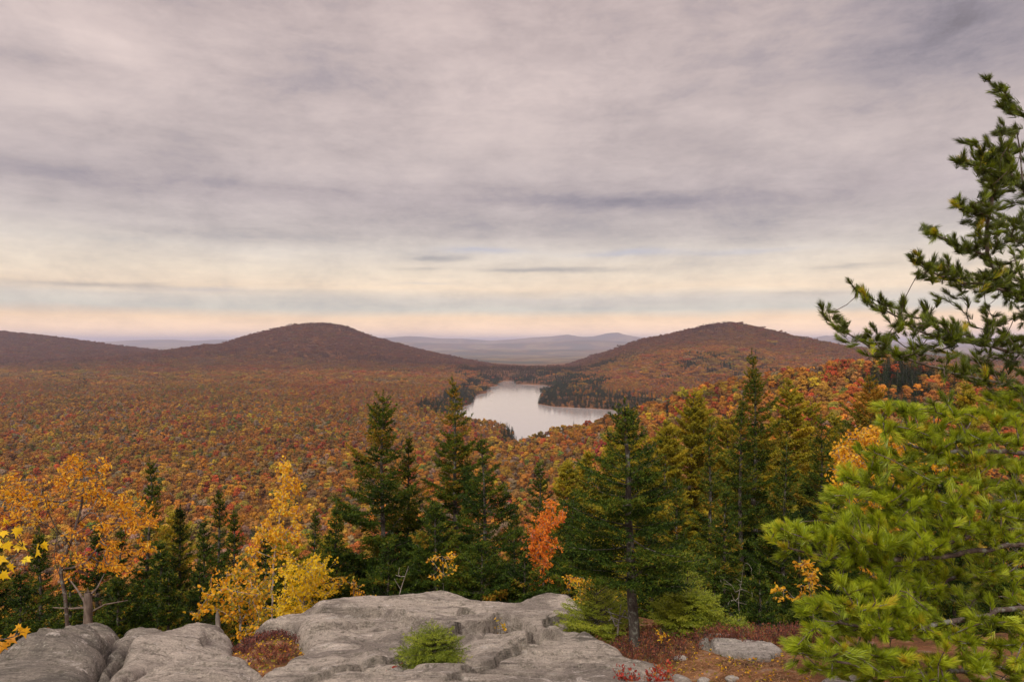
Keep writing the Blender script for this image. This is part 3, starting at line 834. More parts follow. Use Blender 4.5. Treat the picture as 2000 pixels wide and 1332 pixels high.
def rock_patch(name, poly, mat, cn=2, edge=.16, drop=.9, dome=.06, rel=.05, lines=(), cracks=(), res=.022, lift=0.0, tiltx=0.0, seed=0, extra=None, skirt=.14, out=.30):
    P = chaikin(poly, cn) if cn else np.asarray(poly, float); mn = P.min(0)-out-.05; mx = P.max(0)+out+.05
    nx = int((mx[0]-mn[0])/res)+2; ny = int((mx[1]-mn[1])/res)+2
    xs = np.linspace(mn[0], mx[0], nx); ys = np.linspace(mn[1], mx[1], ny)
    Y, X = np.meshgrid(ys, xs, indexing='ij')
    wx = X+0.10*fbm(X*1.6, Y*1.6, 3, seed+1); wy = Y+0.10*fbm(X*1.6, Y*1.6, 3, seed+2)
    sd = sdf_poly(wx, wy, P)
    h = gz(X, Y)+lift+tiltx*(X-P[:, 0].mean())
    h = h+dome*(1-np.exp(-np.maximum(sd, 0)/0.6))
    h = h+rel*(fbm(X*0.7, Y*1.0, 4, seed+3)*1.6+0.45*fbm(X*2.5, Y*4.0, 4, seed+4))
    h = h-edge*np.exp(-np.maximum(sd, 0)/(edge*0.55))                       # rounded shoulder
    o_ = np.maximum(-sd, 0)
    h = h-drop*smooth(0, skirt, o_)-o_*1.2                                   # flank
    # foliation: thin strata steps running across the slope
    q = (Y*0.9+X*0.25+0.16*fbm(X*1.1, Y*1.4, 4, seed+5))*3.4
    fr = q-np.floor(q); h = h+0.034*(smooth(0.0, 0.10, fr)-fr)*smooth(-.1, .35, fbm(X*.8, Y*.8, 3, seed+6)+.15)
    q = (Y*1.0-X*0.12+0.10*fbm(X*2.1, Y*2.4, 4, seed+7))*9.0
    fr = q-np.floor(q); h = h+0.010*(smooth(0.0, 0.2, fr)-fr)*(0.5+fbm(X*1.3,Y*1.3,2,seed+12))
    h = h+0.007*fbm(X*9, Y*12, 3, seed+8)+0.004*np.abs(fbm(X*22, Y*30, 2, seed+9))
    if lines: h = h+steps(wx, wy, lines)
    for line, dep, wid in cracks:
        d, t = dist_line(wx, wy, line); n = len(line)-1
        fade = smooth(0, .5, np.minimum(t, n-t)+.05)
        h = h-dep*fade*np.exp(-(d/(wid*.62))**2)*1.35
    if extra is not None: h = extra(X, Y, h, sd)
    f_ok = sd > -out
    idx = np.full(X.shape, -1); idx[f_ok] = np.arange(f_ok.sum())
    q = np.stack([idx[:-1, :-1], idx[:-1, 1:], idx[1:, 1:], idx[1:, :-1]], -1).reshape(-1, 4)
    q = q[(q >= 0).all(1)]
    # push overhang: shift outer flank slightly inward under the lip
    mb = MB(); mb.add(np.stack([X[f_ok], Y[f_ok], h[f_ok]], 1), q)
    c = np.array([P[:, 0].mean(), P[:, 1].mean(), gz(0, P[:, 1].mean())-.4])
    mb.v[0] = mb.v[0]-c
    o = obj(name, mb.mesh(name, [mat], True), loc=tuple(c))
    return o


def ground_near():
    xs = np.arange(-9.5, 9.5, .05); ys = np.arange(1.2, 24, .05)
    Y, X = np.meshgrid(ys, xs, indexing='ij')
    T = H-np.interp(np.sqrt(.6*X*X+Y*Y), _dd, _dz)
    z = np.where(Y < 10.5, gz(X, Y)-.22, 0)
    z = np.minimum(np.where(Y < 10.5, z, T-.3), gz(X, Y)-.22)
    k = smooth(9.0, 11.5, Y); z = (gz(X, Y)-.22)*(1-k)+np.minimum(T-.3, gz(X, Y)-.22)*k
    # the soil pocket on the left and the soil apron on the right lie nearly level with the rock
    sl = sdf_poly(X, Y, SOIL_LEFT); z = z+.15*smooth(-.5, .3, sl)
    sr = smooth(.9, 1.9, X+0.12*(Y-7))*smooth(11.5, 8.6, Y); z = z+.17*sr
    z = z+0.05*fbm(X*.7, Y*.7, 3, 61)+0.02*fbm(X*4, Y*4, 3, 62)+.006*fbm(X*16, Y*16, 2, 63)
    z = z-0.05*np.maximum(np.abs(X)-6, 0)**1.5
    z = z-.8*smooth(7.3, 8.6, Y)*smooth(2.2, 2.9, X)
    z = z-1.0*smooth(7.9, 9.6, Y)*smooth(-1.6, -2.4, X)-.35*smooth(7.2, 8.2, Y)*smooth(-2.6, -3.4, X)-.7*smooth(8.6, 10.2, Y)*smooth(1.6, 2.4, X)
    ny, nx = X.shape; i = np.arange(ny-1)[:, None]*nx; j = np.arange(nx-1)[None]
    f = np.stack([i+j, i+j+1, i+nx+j+1, i+nx+j], -1).reshape(-1, 4)
    mb = MB(); mb.add(np.stack([X, Y, z], -1), f)
    m_, N, o = new_mat('needle_soil')
    b = N.new('ShaderNodeBsdfPrincipled'); b.inputs['Roughness'].default_value = 0.95; b.inputs['Specular IOR Level'].default_value = 0.1
    geo = N.new('ShaderNodeNewGeometry'); P = geo.outputs['Position']
    n1 = N.noise(P, 3.0, 6, 0.7); n2 = N.noise(P, 45, 5, 0.7); n3 = N.noise(P, 14, 5, .65)
    c = N.ramp(n1, [(.34, (.07, .04, .022)), (.48, (.17, .08, .035)), (.58, (.26, .125, .055)), (.68, (.34, .24, .17))])
    c = N.mix(N.ramp(n3, [(.58, 0.0), (.64, .6)]), c, (.13, .12, .02))
    c = N.mix(1.0, c, N.ramp(n2, [(.3, .5), (.7, 1.6)]), 'MULTIPLY')
    N.put(b.inputs['Base Color'], c)
    bp = N.new('ShaderNodeBump'); bp.inputs['Strength'].default_value = 1; bp.inputs['Distance'].default_value = 0.02
    N.link(n2, bp.inputs['Height']); N.link(bp.outputs[0], b.inputs['Normal']); N.link(b.outputs[0], o.inputs['Surface'])
    g = obj('ground', mb.mesh('ground', [m_], True))
    tag(g, 'brown needle-strewn soil on the summit between the rock slabs', None, kind='structure')
    return X, Y, z


GX, GY, GZ = ground_near()


def ground_z(x, Y):
    """height of the soil at a point of the summit, else of the slope"""
    x = np.asarray(x, float); Y = np.asarray(Y, float)
    i = ((Y-1.2)/.05).astype(int).clip(0, GX.shape[0]-1); j = ((x+9.5)/.05).astype(int).clip(0, GX.shape[1]-1)
    inside = (Y < 23.9) & (np.abs(x) < 9.4)
    return np.where(inside, GZ[i, j], terrain(x, Y))


def build_rocks():
    r1 = rock_patch('boulder', gpoly([(-90, 1345), (-40, 1290), (20, 1255), (80, 1232), (150, 1218), (205, 1211), (228, 1219), (232, 1240), (205, 1262), (190, 1300), (170, 1336), (120, 1370), (0, 1390)]),
                    M_rock_dark, edge=.10, dome=.05, rel=.05, res=.022, seed=3, tiltx=.02, skirt=.09, drop=.6,
                    lines=[([gp(190, 1258), gp(150, 1262), gp(110, 1275), gp(60, 1285), gp(-20, 1300)], .16, .05, .9)],
                    cracks=[([gp(60, 1250), gp(120, 1256), gp(200, 1232)], .03, .03)])
    tag(r1, 'large dark lichen-spotted boulder in the bottom left corner with a rounded top', 'boulder')
    r2 = rock_patch('boulder', gpoly([(182, 1340), (205, 1290), (222, 1250), (245, 1225), (262, 1219), (300, 1217), (322, 1229), (300, 1243), (262, 1258), (235, 1280), (215, 1305), (205, 1345)]),
                    M_rock_dark, edge=.09, dome=.04, rel=.04, res=.02, seed=13, skirt=.08, drop=.5)
    tag(r2, 'narrow grey rock wedged in the crack right of the dark corner boulder', 'rock')
    r3 = rock_patch('rock_slab', gpoly([(222, 1300), (250, 1270), (300, 1245), (345, 1224), (390, 1212), (432, 1218), (450, 1240), (462, 1262), (450, 1274), (400, 1280), (330, 1292), (270, 1308), (215, 1345), (205, 1335)]),
                    M_rock, edge=.08, dome=.04, rel=.045, res=.02, seed=23, skirt=.08, drop=.5,
                    lines=[([gp(440, 1250), gp(395, 1248), gp(340, 1256), gp(270, 1268), gp(235, 1290)], .12, .04, .7)],
                    cracks=[([gp(250, 1258), gp(330, 1240), gp(420, 1240)], .02, .025)])
    tag(r3, 'rounded grey slab on the left with a rough step across it, below the yellow shrub', 'rock slab')
    r4 = rock_patch('rock_slab', gpoly([(215, 1352), (275, 1318), (335, 1300), (405, 1287), (455, 1283), (490, 1296), (512, 1311), (500, 1326), (455, 1350), (380, 1420), (230, 1420)]),
                    M_rock, edge=.07, dome=.04, rel=.035, res=.02, seed=33,
                    cracks=[([gp(250, 1345), gp(340, 1325), gp(440, 1326)], .02, .015)])
    tag(r4, 'low smooth slab at the bottom left edge, under the stepped slab', 'rock slab')

    main = gpoly([(460, 1350), (520, 1322), (548, 1300), (560, 1288), (592, 1275), (598, 1255), (590, 1238), (560, 1220), (520, 1218), (496, 1228), (520, 1214), (560, 1203), (600, 1190), (645, 1183), (652, 1175), (672, 1169),
                  (730, 1170), (780, 1173), (795, 1170), (850, 1172), (885, 1180), (930, 1184), (985, 1183), (1030, 1186), (1050, 1176), (1075, 1172), (1112, 1180), (1140, 1192), (1120, 1205),
                  (1108, 1225), (1080, 1240), (1130, 1236), (1160, 1250), (1190, 1262), (1225, 1278), (1260, 1292), (1310, 1304), (1380, 1330), (1440, 1370), (1440, 1480), (440, 1480)])
    up_edge = [gp(1110, 1238), gp(1062, 1262), gp(1020, 1238), gp(975, 1226), gp(948, 1240), gp(905, 1252), gp(860, 1243), gp(800, 1232), gp(745, 1212), gp(700, 1216), gp(640, 1214), gp(595, 1216)]
    pocket = chaikin(gpoly([(935, 1260), (952, 1238), (975, 1228), (1010, 1238), (1040, 1250), (1062, 1262), (1050, 1268), (1015, 1270), (980, 1272), (950, 1268)]))

    def extra(X, Y, h, sd):
        # hollow under the overhanging shelf
        s = sdf_poly(X, Y, pocket); h = h-.34*smooth(-.05, .18, s)
        # shelf face, steepest at the pocket
        # lower slab swells towards the camera
        h = h+.05*np.exp(-((X-.55)**2/.5+(Y-5.9)**2/.25))
        # raised hump at the back left of the shelf
        hx, hy = gp(700, 1178); h = h+.04*np.exp(-(((X-hx)/.45)**2+((Y-hy)/.45)**2)**1.5)
        hx, hy = gp(840, 1180); h = h+.07*np.exp(-(((X-hx)/.5)**2+((Y-hy)/.35)**2)**1.5)
        hx, hy = gp(1078, 1186); h = h+.10*np.exp(-(((X-hx)/.36)**2+((Y-hy)/.4)**2)**1.5)
        hx, hy = gp(990, 1190); h = h-.02*np.exp(-(((X-hx)/.4)**2+((Y-hy)/.3)**2))
        # gullies in the middle
        d, t = dist_line(X, Y, [gp(690, 1218), gp(740, 1255), gp(800, 1290), gp(880, 1300)]); h = h-.07*np.exp(-(d/.20)**2)
        d, t = dist_line(X, Y, [gp(600, 1290), gp(660, 1282), gp(720, 1310)]); h = h-.04*np.exp(-(d/.10)**2)
        return h
    r5 = rock_patch('rock_ledge', main, M_rock, edge=.07, dome=.03, rel=.065, res=.017, seed=43, out=.35,
                    lines=[(up_edge[::-1], .13, .05, 2.0),
                           ([gp(560, 1240), gp(640, 1236), gp(700, 1225), gp(745, 1222)], .08, .05, .6),
                           ([gp(620, 1284), gp(700, 1277), gp(760, 1290)], .05, .03, .5),
                           ([gp(960, 1300), gp(1010, 1284), gp(1060, 1292), gp(1110, 1280)], .04, .03, .5)],
                    cracks=[([gp(610, 1262), gp(680, 1248), gp(760, 1262), gp(800, 1280)], .05, .025), ([gp(1000, 1215), gp(1060, 1222), gp(1100, 1214)], .05, .022), ([gp(640, 1204), gp(720, 1203), gp(800, 1210), gp(900, 1216)], .045, .022), ([gp(735, 1187), gp(770, 1183), gp(800, 1188), gp(850, 1189)], .16, .045), ([gp(855, 1199), gp(890, 1197), gp(935, 1192)], .10, .03),
                            ([gp(940, 1188), gp(985, 1197), gp(1040, 1186)], .05, .06), ([gp(985, 1208), gp(1040, 1206), (gp(1090, 1203))], .02, .03),
                            ([gp(566, 1296), gp(566, 1284), gp(552, 1276)], .12, .035), ([gp(1085, 1262), gp(1150, 1262), gp(1210, 1290), gp(1330, 1312)], .035, .03),
                            ([gp(590, 1330), gp(680, 1306), gp(760, 1316), gp(860, 1310)], .025, .03), ([gp(1000, 1320), gp(1120, 1300), gp(1260, 1318)], .02, .025),
                            ([gp(760, 1316), gp(880, 1326), gp(1010, 1318)], .05, .05)],
                    extra=extra)
    tag(r5, 'broad pale grey bedrock ledge filling the bottom centre, with a shadowed shelf across it', 'rock ledge')
    r6 = rock_patch('rock', gpoly([(1100, 1252), (1125, 1240), (1148, 1234), (1168, 1246), (1172, 1256), (1150, 1262), (1120, 1262)]), M_rock_dark, edge=.07, dome=.05, rel=.03, res=.016, seed=53, drop=.3, out=.15, lift=.03)
    tag(r6, 'small grey hump of rock beside the red heath, right of the dark hollow', 'rock')
    r7 = rock_patch('rock_block', gpoly([(1362, 1246), (1376, 1238), (1432, 1240), (1492, 1249), (1524, 1258), (1528, 1270), (1508, 1280), (1478, 1281), (1440, 1273), (1402, 1266), (1385, 1256), (1370, 1254)]), M_rock_pale,
                    cn=1, edge=.028, dome=.01, rel=.022, res=.014, seed=63, drop=.4, lift=-.01, skirt=.035, out=.12,
                    cracks=[([gp(1378, 1240), gp(1388, 1256), gp(1400, 1270)], .05, .02), ([gp(1420, 1262), gp(1470, 1270), gp(1520, 1270)], .02, .02)])
    tag(r7, 'long flat pale block of rock lying on the soil left of the big pine', 'rock')
    r8 = rock_patch('rock', gpoly([(1560, 1345), (1590, 1322), (1640, 1315), (1700, 1322), (1740, 1345), (1700, 1380), (1600, 1380)]), M_rock_pale, edge=.08, dome=.04, rel=.03, res=.02, seed=73, drop=.3, out=.2)
    tag(r8, 'pale rock peeping out under the lowest pine boughs at the bottom right', 'rock')
build_rocks()
# ------------------------------------------------------------------ foliage builders
def seg_needles(mb, r, p0, p1, spacing, ln, wd, tone, spread=1.0, updown=1.0, mat=0, fwd=0.7):
    """thin triangles along many line segments, vectorised"""
    L = np.linalg.norm(p1-p0, axis=1); k = np.maximum((L/spacing+r.uniform(0, 1, len(L))).astype(int), 1)
    i = np.repeat(np.arange(len(L)), k); n = len(i)
    u = r.uniform(0, 1, n)[:, None]; P = p0[i]*(1-u)+p1[i]*u
    d = unit(p1-p0)[i]
    q = rand_unit(r, n); q -= d*(q*d).sum(1, keepdims=True); q[:, 2] *= updown; q = unit(q)
    nd = unit(d*fwd+q*spread)
    w = unit(np.cross(nd, rand_unit(r, n)))*(wd/2)
    l = (ln*r.uniform(.7, 1.2, n))[:, None]
    v = np.stack([P-w, P+w, P+nd*l], 1).reshape(-1, 3)
    mb.add(v, np.arange(3*n).reshape(-1, 3), np.clip(tone[i]+r.normal(0, .10, n), 0, 1), mat)


def spruce(seed, Ht, R, base=.06, top_tone=.0, dens=1.0, nl=.040, spacing=.022, sparse=0.0, lean=0.0, droop=.35, bare_low=0.0, rough=.25, trunk_r=None, pw=.85, wr=.0105):
    """returns trunk mesh builder and crown mesh builder"""
    r = np.random.default_rng(seed); T = MB(); C = MB()
    tr = trunk_r or Ht*.010+.010
    zs = np.linspace(-.6, Ht, 12); wob = np.cumsum(r.normal(0, .004*Ht, (12, 2)), 0); wob -= wob[0]
    ax = np.stack([wob[:, 0]+lean*zs, wob[:, 1], zs], 1)
    tube(T, ax, tr*(1-(zs.clip(0)/Ht))**.75+.004, 8, .5)
    def axis(z): return np.array([np.interp(z, zs, ax[:, 0]), np.interp(z, zs, ax[:, 1]), z])
    S0, S1, ST, W = [], [], [], []
    z = base*Ht; gapz = .175*(Ht/4)**.35/dens; pw = pw*1.28
    sect = r.uniform(.72, 1.15, 7)
    while z < Ht*.985:
        f = (z-base*Ht)/(Ht*(1-base)); prof = (1-f)**pw*(1-.35*math.exp(-f*9))
        nb = int(r.integers(5, 9))
        a0 = r.uniform(0, 6.28)
        for b in range(nb):
            az = a0+b*6.283/nb+r.normal(0, .22); L = R*prof*r.uniform(1-rough*1.8, 1+rough*1.25)*sect[int((az % 6.283)/.8976) % 7]+.05
            if r.uniform() < sparse: L *= .35
            zz = z+r.uniform(-.22, .22)*gapz
            o_ = axis(min(zz, Ht*.985)); out = np.array([math.cos(az), math.sin(az), 0])
            pitch = .62*f**2.2-droop*(1-f)*.7+r.normal(0, .08); up = .12+droop*.45+.2*f
            t = np.linspace(0, 1, 7)
            bend = r.normal(0, .10)
            side = np.array([-out[1], out[0], 0])
            P = o_+out*(L*t)[:, None]+np.array([0, 0, 1.0])*(L*(pitch*t+up*t**2.2))[:, None]+side*(L*bend*t**2)[:, None]
            W.append((P, .0035+.010*L*.9))
            dead = bare_low > 0 and f < bare_low and r.uniform() < .8
            if dead: continue
            st = .22 if L > .3 else .08
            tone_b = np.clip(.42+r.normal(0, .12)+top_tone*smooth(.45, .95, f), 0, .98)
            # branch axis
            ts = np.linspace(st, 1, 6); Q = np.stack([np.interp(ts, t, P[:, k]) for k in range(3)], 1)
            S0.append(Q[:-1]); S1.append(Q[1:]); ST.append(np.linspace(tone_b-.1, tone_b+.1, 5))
            # side twigs in a flat spray
            m_ = max(int(L*(1-st)/(.055/dens)), 3); tt = st+(1-st)*(np.arange(m_)+r.uniform(0, 1, m_))/m_
            B = np.stack([np.interp(tt, t, P[:, k]) for k in range(3)], 1)
            dr = unit(np.stack([np.interp(np.minimum(tt+.05, 1), t, P[:, k]) for k in range(3)], 1)-B+1e-6)
            for s_ in (-1, 1):
                tl = L*(.14+.42*(1-tt))*np.minimum(1, (tt-st)*5+.35)*r.uniform(.6, 1.2, m_)+.03
                tl = np.minimum(tl, .42)
                dd = unit(dr*.75+side*s_*.85+np.array([0, 0, 1])*r.normal(-.05-.1*(1-f), .16, m_)[:, None])
                E = B+dd*tl[:, None]+np.array([0, 0, 1])*(tl*.10)[:, None]
                S0.append(B); S1.append(E); ST.append(tone_b+.06+r.normal(0, .05, m_))
                # second-order twigs
                k2 = tl > .11
                if k2.any():
                    for q_ in (.4, .7):
                        b2 = B[k2]+(E[k2]-B[k2])*q_; l2 = tl[k2]*(.55-.25*q_)
                        for s2 in (-1, 1):
                            c2 = unit(np.cross(dd[k2], np.array([0, 0, 1.0])))*s2
                            d2 = unit(dd[k2]*.8+c2*.8+np.array([0, 0, 1])*r.normal(-.05, .15, k2.sum())[:, None])
                            S0.append(b2); S1.append(b2+d2*l2[:, None]); ST.append(np.full(k2.sum(), tone_b+.12))
        z += gapz*r.uniform(.75, 1.35)*(1-.35*f)*(1.25 if .45 < f < .85 else 1)
    for P, rad in W: tube(T, P[::2], np.linspace(rad, .0025, len(P[::2])), 3, .35)
    p0, p1, tn = np.concatenate(S0), np.concatenate(S1), np.concatenate(ST)
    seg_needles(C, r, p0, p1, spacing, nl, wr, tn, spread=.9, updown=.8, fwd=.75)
    # leader
    top = axis(Ht*.97); seg_needles(C, r, np.array([axis(Ht*.93), top]), np.array([top, axis(Ht)+np.array([0, 0, .06])]), spacing*.5, nl, wr, np.array([.5, .6]), fwd=1.2)
    return T, C


SPR = [(0.0, (.007, .013, .004)), (.3, (.016, .033, .006)), (.5, (.038, .072, .008)), (.72, (.115, .145, .012)), (.86, (.26, .16, .018)), (1.0, (.42, .20, .022))]
M_spruce = foliage_mat('spruce_needles', SPR, .6, .12, spec=.10)
SPR2 = [(0.0, (.04, .06, .010)), (.3, (.11, .15, .016)), (.55, (.22, .27, .022)), (.8, (.34, .38, .03)), (1.0, (.46, .46, .05))]
M_young = foliage_mat('young_spruce_needles', SPR2, .5, .2)
SPR3 = [(0.0, (.08, .09, .010)), (.3, (.17, .17, .014)), (.5, (.32, .28, .016)), (.75, (.48, .35, .02)), (1.0, (.60, .38, .03))]
M_gold = foliage_mat('gold_needles', SPR3, .5, .25)
M_bark = bark_mat('spruce_bark', (.035, .028, .024), (.11, .09, .075), 30, .4, .8, (.17, .17, .14))
M_bark2 = bark_mat('pine_bark', (.05, .035, .028), (.16, .12, .10), 18, .3, .8, (.20, .20, .17))
M_bark3 = bark_mat('grey_bark', (.14, .115, .10), (.30, .26, .22), 14, .5, .5, (.40, .38, .34))
M_birchbark = bark_mat('birch_bark', (.16, .10, .07), (.62, .52, .42), 9, 2.5, .2)


def plant_tree(name, T, C, loc, label, group, cat='tree', rz=0.0, sc=1.0, tm=None, cm=None, tmesh=None, cmesh=None, kid='crown'):
    e = empty(name, loc); e.rotation_euler = (0, 0, rz); e.scale = (sc, sc, sc)
    tag(e, label, cat, group)
    tmesh = tmesh or T.mesh('trunk', [tm], True); cmesh = cmesh or C.mesh(kid, [cm])
    a = bpy.data.objects.new('trunk', tmesh); link(a, e); b = bpy.data.objects.new(kid, cmesh); link(b, e)
    return tmesh, cmesh


GRP_S = 'dark spruces standing below the rock ledge'
SPRUCES = [  # px, top py, distance, radius px at the widest, options, label
    (742, 765, 14.5, 130, dict(base=.10, rough=.45, pw=.62, droop=.15, top_tone=.12, dens=.95), 'broad dark spruce with uneven long branches, left of the tall spire'),
    (797, 852, 15.6, 105, dict(base=.10, rough=.4, top_tone=.12, droop=.2, sparse=.15), 'shorter spruce squeezed between the broad spruce and the tall spire'),
    (889, 738, 16.4, 100, dict(base=.12, rough=.3, pw=.7, top_tone=.26, droop=.2, dens=1.0), 'tall dark spruce spire whose tip overlaps the lower left shore of the pond'),
    (947, 856, 13.5, 78, dict(base=.22, rough=.35, sparse=.3, bare_low=.2, top_tone=.05, pw=.6), 'slender open spruce with visible bare trunk right of the tall spire'),
    (1049, 900, 21.0, 62, dict(base=.1, pw=.65, rough=.3, dens=.9), 'dark conical spruce behind the orange maple sapling'),
    (1482, 685, 20.0, 100, dict(base=.12, rough=.32, pw=.68, top_tone=.22, droop=.2), 'tallest spruce right of centre, its tip standing against the right hill'),
    (1450, 770, 18.5, 92, dict(base=.12, rough=.35, sparse=.15, pw=.7, top_tone=.14), 'dark spruce leaning on the left side of the tallest right-hand spruce'),
    (1704, 732, 25.0, 90, dict(base=.3, rough=.25, pw=.55, top_tone=.4, droop=.05, sparse=.1), 'broad brown-tipped spruce in front of the cliff of the spur'),
    (1389, 826, 17.0, 60, dict(base=.1, pw=.7, rough=.3, top_tone=.2, dens=.9), 'narrow olive spruce between the near right tree and the tallest spruce'),
    (1598, 806, 21.0, 88, dict(base=.1, pw=.75, rough=.3, top_tone=.1, dens=.9), 'dense spruce right of the tallest spruce, beside the pine boughs'),
    (290, 898, 15.5, 62, dict(base=.1, pw=.7, rough=.32, top_tone=.08), 'pointed spruce rising behind the orange tree on the left'),
    (428, 966, 15.0, 56, dict(base=.1, pw=.7, rough=.35), 'dark spruce with its tip over the left valley, between two shorter ones'),
    (351, 984, 16.5, 62, dict(base=.1, pw=.75, rough=.3), 'rounded dark spruce right behind the pointed left spruce'),
    (464, 1002, 16.5, 48, dict(base=.1, pw=.7, rough=.35, top_tone=.06), 'small spruce just left of the slim yellow birch'),
    (394, 1018, 13.5, 60, dict(base=.08, pw=.8, rough=.3), 'short full spruce in front of the left spruce row'),
    (611, 998, 19.0, 26, dict(base=.1, pw=.6, rough=.3), 'small narrow spruce between the yellow birch and the broad spruce'),
    (1118, 962, 17.5, 75, dict(base=.1, pw=.75, rough=.3, top_tone=.05), 'dark spruce between the orange maple sapling and the near right tree'),
    (1010, 1000, 17.0, 65, dict(base=.1, pw=.7, rough=.3), 'low dark spruce left of the orange maple sapling'),
    (1320, 930, 16.0, 70, dict(base=.1, pw=.75, rough=.3, top_tone=.12), 'mid-height spruce right behind the near right tree'),
    (1540, 870, 17.0, 75, dict(base=.12, pw=.75, rough=.3, top_tone=.1), 'bushy dark spruce under the tallest spruce on its right'),
    (1655, 930, 15.0, 80, dict(base=.12, pw=.8, rough=.3, top_tone=.1), 'shaded spruce hidden behind the left tips of the big pine'),
    (675, 985, 13.2, 80, dict(base=.1, pw=.8, rough=.35, top_tone=.02), 'dark low spruce filling the gap below the broad spruce on its left'),
    (850, 980, 12.8, 95, dict(base=.1, pw=.8, rough=.3), 'low bushy spruce at the foot of the tall spire'),
    (235, 1030, 12.6, 75, dict(base=.1, pw=.9, rough=.3), 'bushy green spruce behind the broken stump on the left'),
    (70, 1035, 13.0, 95, dict(base=.08, pw=.9, rough=.3), 'dark green spruce behind the maple leaves at the left edge'),
    (330, 1110, 11.2, 70, dict(base=.05, pw=.9, rough=.3), 'low spruce just over the boulders on the left'),
    (-30, 1000, 14.5, 100, dict(base=.08, pw=.9, rough=.3), 'dark spruce cut by the left edge of the frame'),
    (140, 1090, 11.2, 75, dict(base=.05, pw=.9, rough=.3), 'short dark spruce behind the corner boulder'),
    (1420, 960, 13.5, 85, dict(base=.1, pw=.8, rough=.35, top_tone=.06), 'shaded low spruce in front of the tallest right-hand spruce'),
    (760, 1055, 12.2, 90, dict(base=.05, pw=.85, rough=.3), 'low dark spruce right behind the hump of the ledge'),
    (1020, 1085, 12.0, 80, dict(base=.05, pw=.85, rough=.3), 'low shaded spruce behind the right end of the ledge'),
    (1555, 1010, 12.0, 75, dict(base=.08, pw=.85, rough=.35, top_tone=.02), 'shaded spruce beside the lowest tips of the pine boughs'),
    (40, 1120, 11.0, 95, dict(base=.04, pw=.8, rough=.3), 'dense low spruce at the left edge behind the corner boulder'),
    (230, 1135, 10.8, 80, dict(base=.04, pw=.8, rough=.3), 'low green spruce just right of the broken stump'),
    (300, 1060, 12.8, 90, dict(base=.06, pw=.8, rough=.3), 'wide dark spruce filling the space under the pointed left spruce'),
    (390, 1100, 11.8, 80, dict(base=.04, pw=.8, rough=.3), 'shaded spruce left of the orange and yellow-green shrub'),
    (180, 1020, 14.0, 90, dict(base=.08, pw=.85, rough=.3), 'dark spruce seen through the limbs of the leaning orange tree'),
    (520, 1040, 14.5, 80, dict(base=.08, pw=.85, rough=.3), 'dark spruce behind the slim yellow birch'),
    (640, 1080, 12.8, 75, dict(base=.06, pw=.85, rough=.3), 'low spruce beside the bright yellow shrub'),
    (940, 1060, 12.0, 90, dict(base=.04, pw=.85, rough=.3), 'low spruce at the foot of the slender open spruce'),
    (1110, 1060, 12.5, 85, dict(base=.04, pw=.85, rough=.3), 'dark low spruce behind the left bright green bush'),
    (1270, 1040, 12.0, 85, dict(base=.05, pw=.85, rough=.3), 'shaded spruce just behind the near bare trunk'),
    (1395, 1095, 10.8, 75, dict(base=.03, pw=.85, rough=.3), 'low dark spruce right of the bright young spruce bush'),
    (1480, 1110, 10.4, 80, dict(base=.03, pw=.85, rough=.3), 'low dark spruce behind the flat pale block'),
    (1570, 1140, 9.8, 80, dict(base=.03, pw=.85, rough=.3), 'low dark spruce between the flat pale block and the big pine'),
    (1700, 1100, 9.8, 100, dict(base=.03, pw=.85, rough=.3), 'dark spruce deep behind the middle boughs of the big pine'),
    (1860, 1060, 9.8, 120, dict(base=.03, pw=.85, rough=.3), 'dark spruce deep behind the lower boughs of the big pine'),
    (1980, 900, 12.0, 130, dict(base=.05, pw=.85, rough=.3), 'dark spruce behind the big pine at the right edge'),
    (1840, 860, 16.0, 110, dict(base=.1, pw=.8, rough=.3), 'dark spruce behind the big pine on the right'),
]


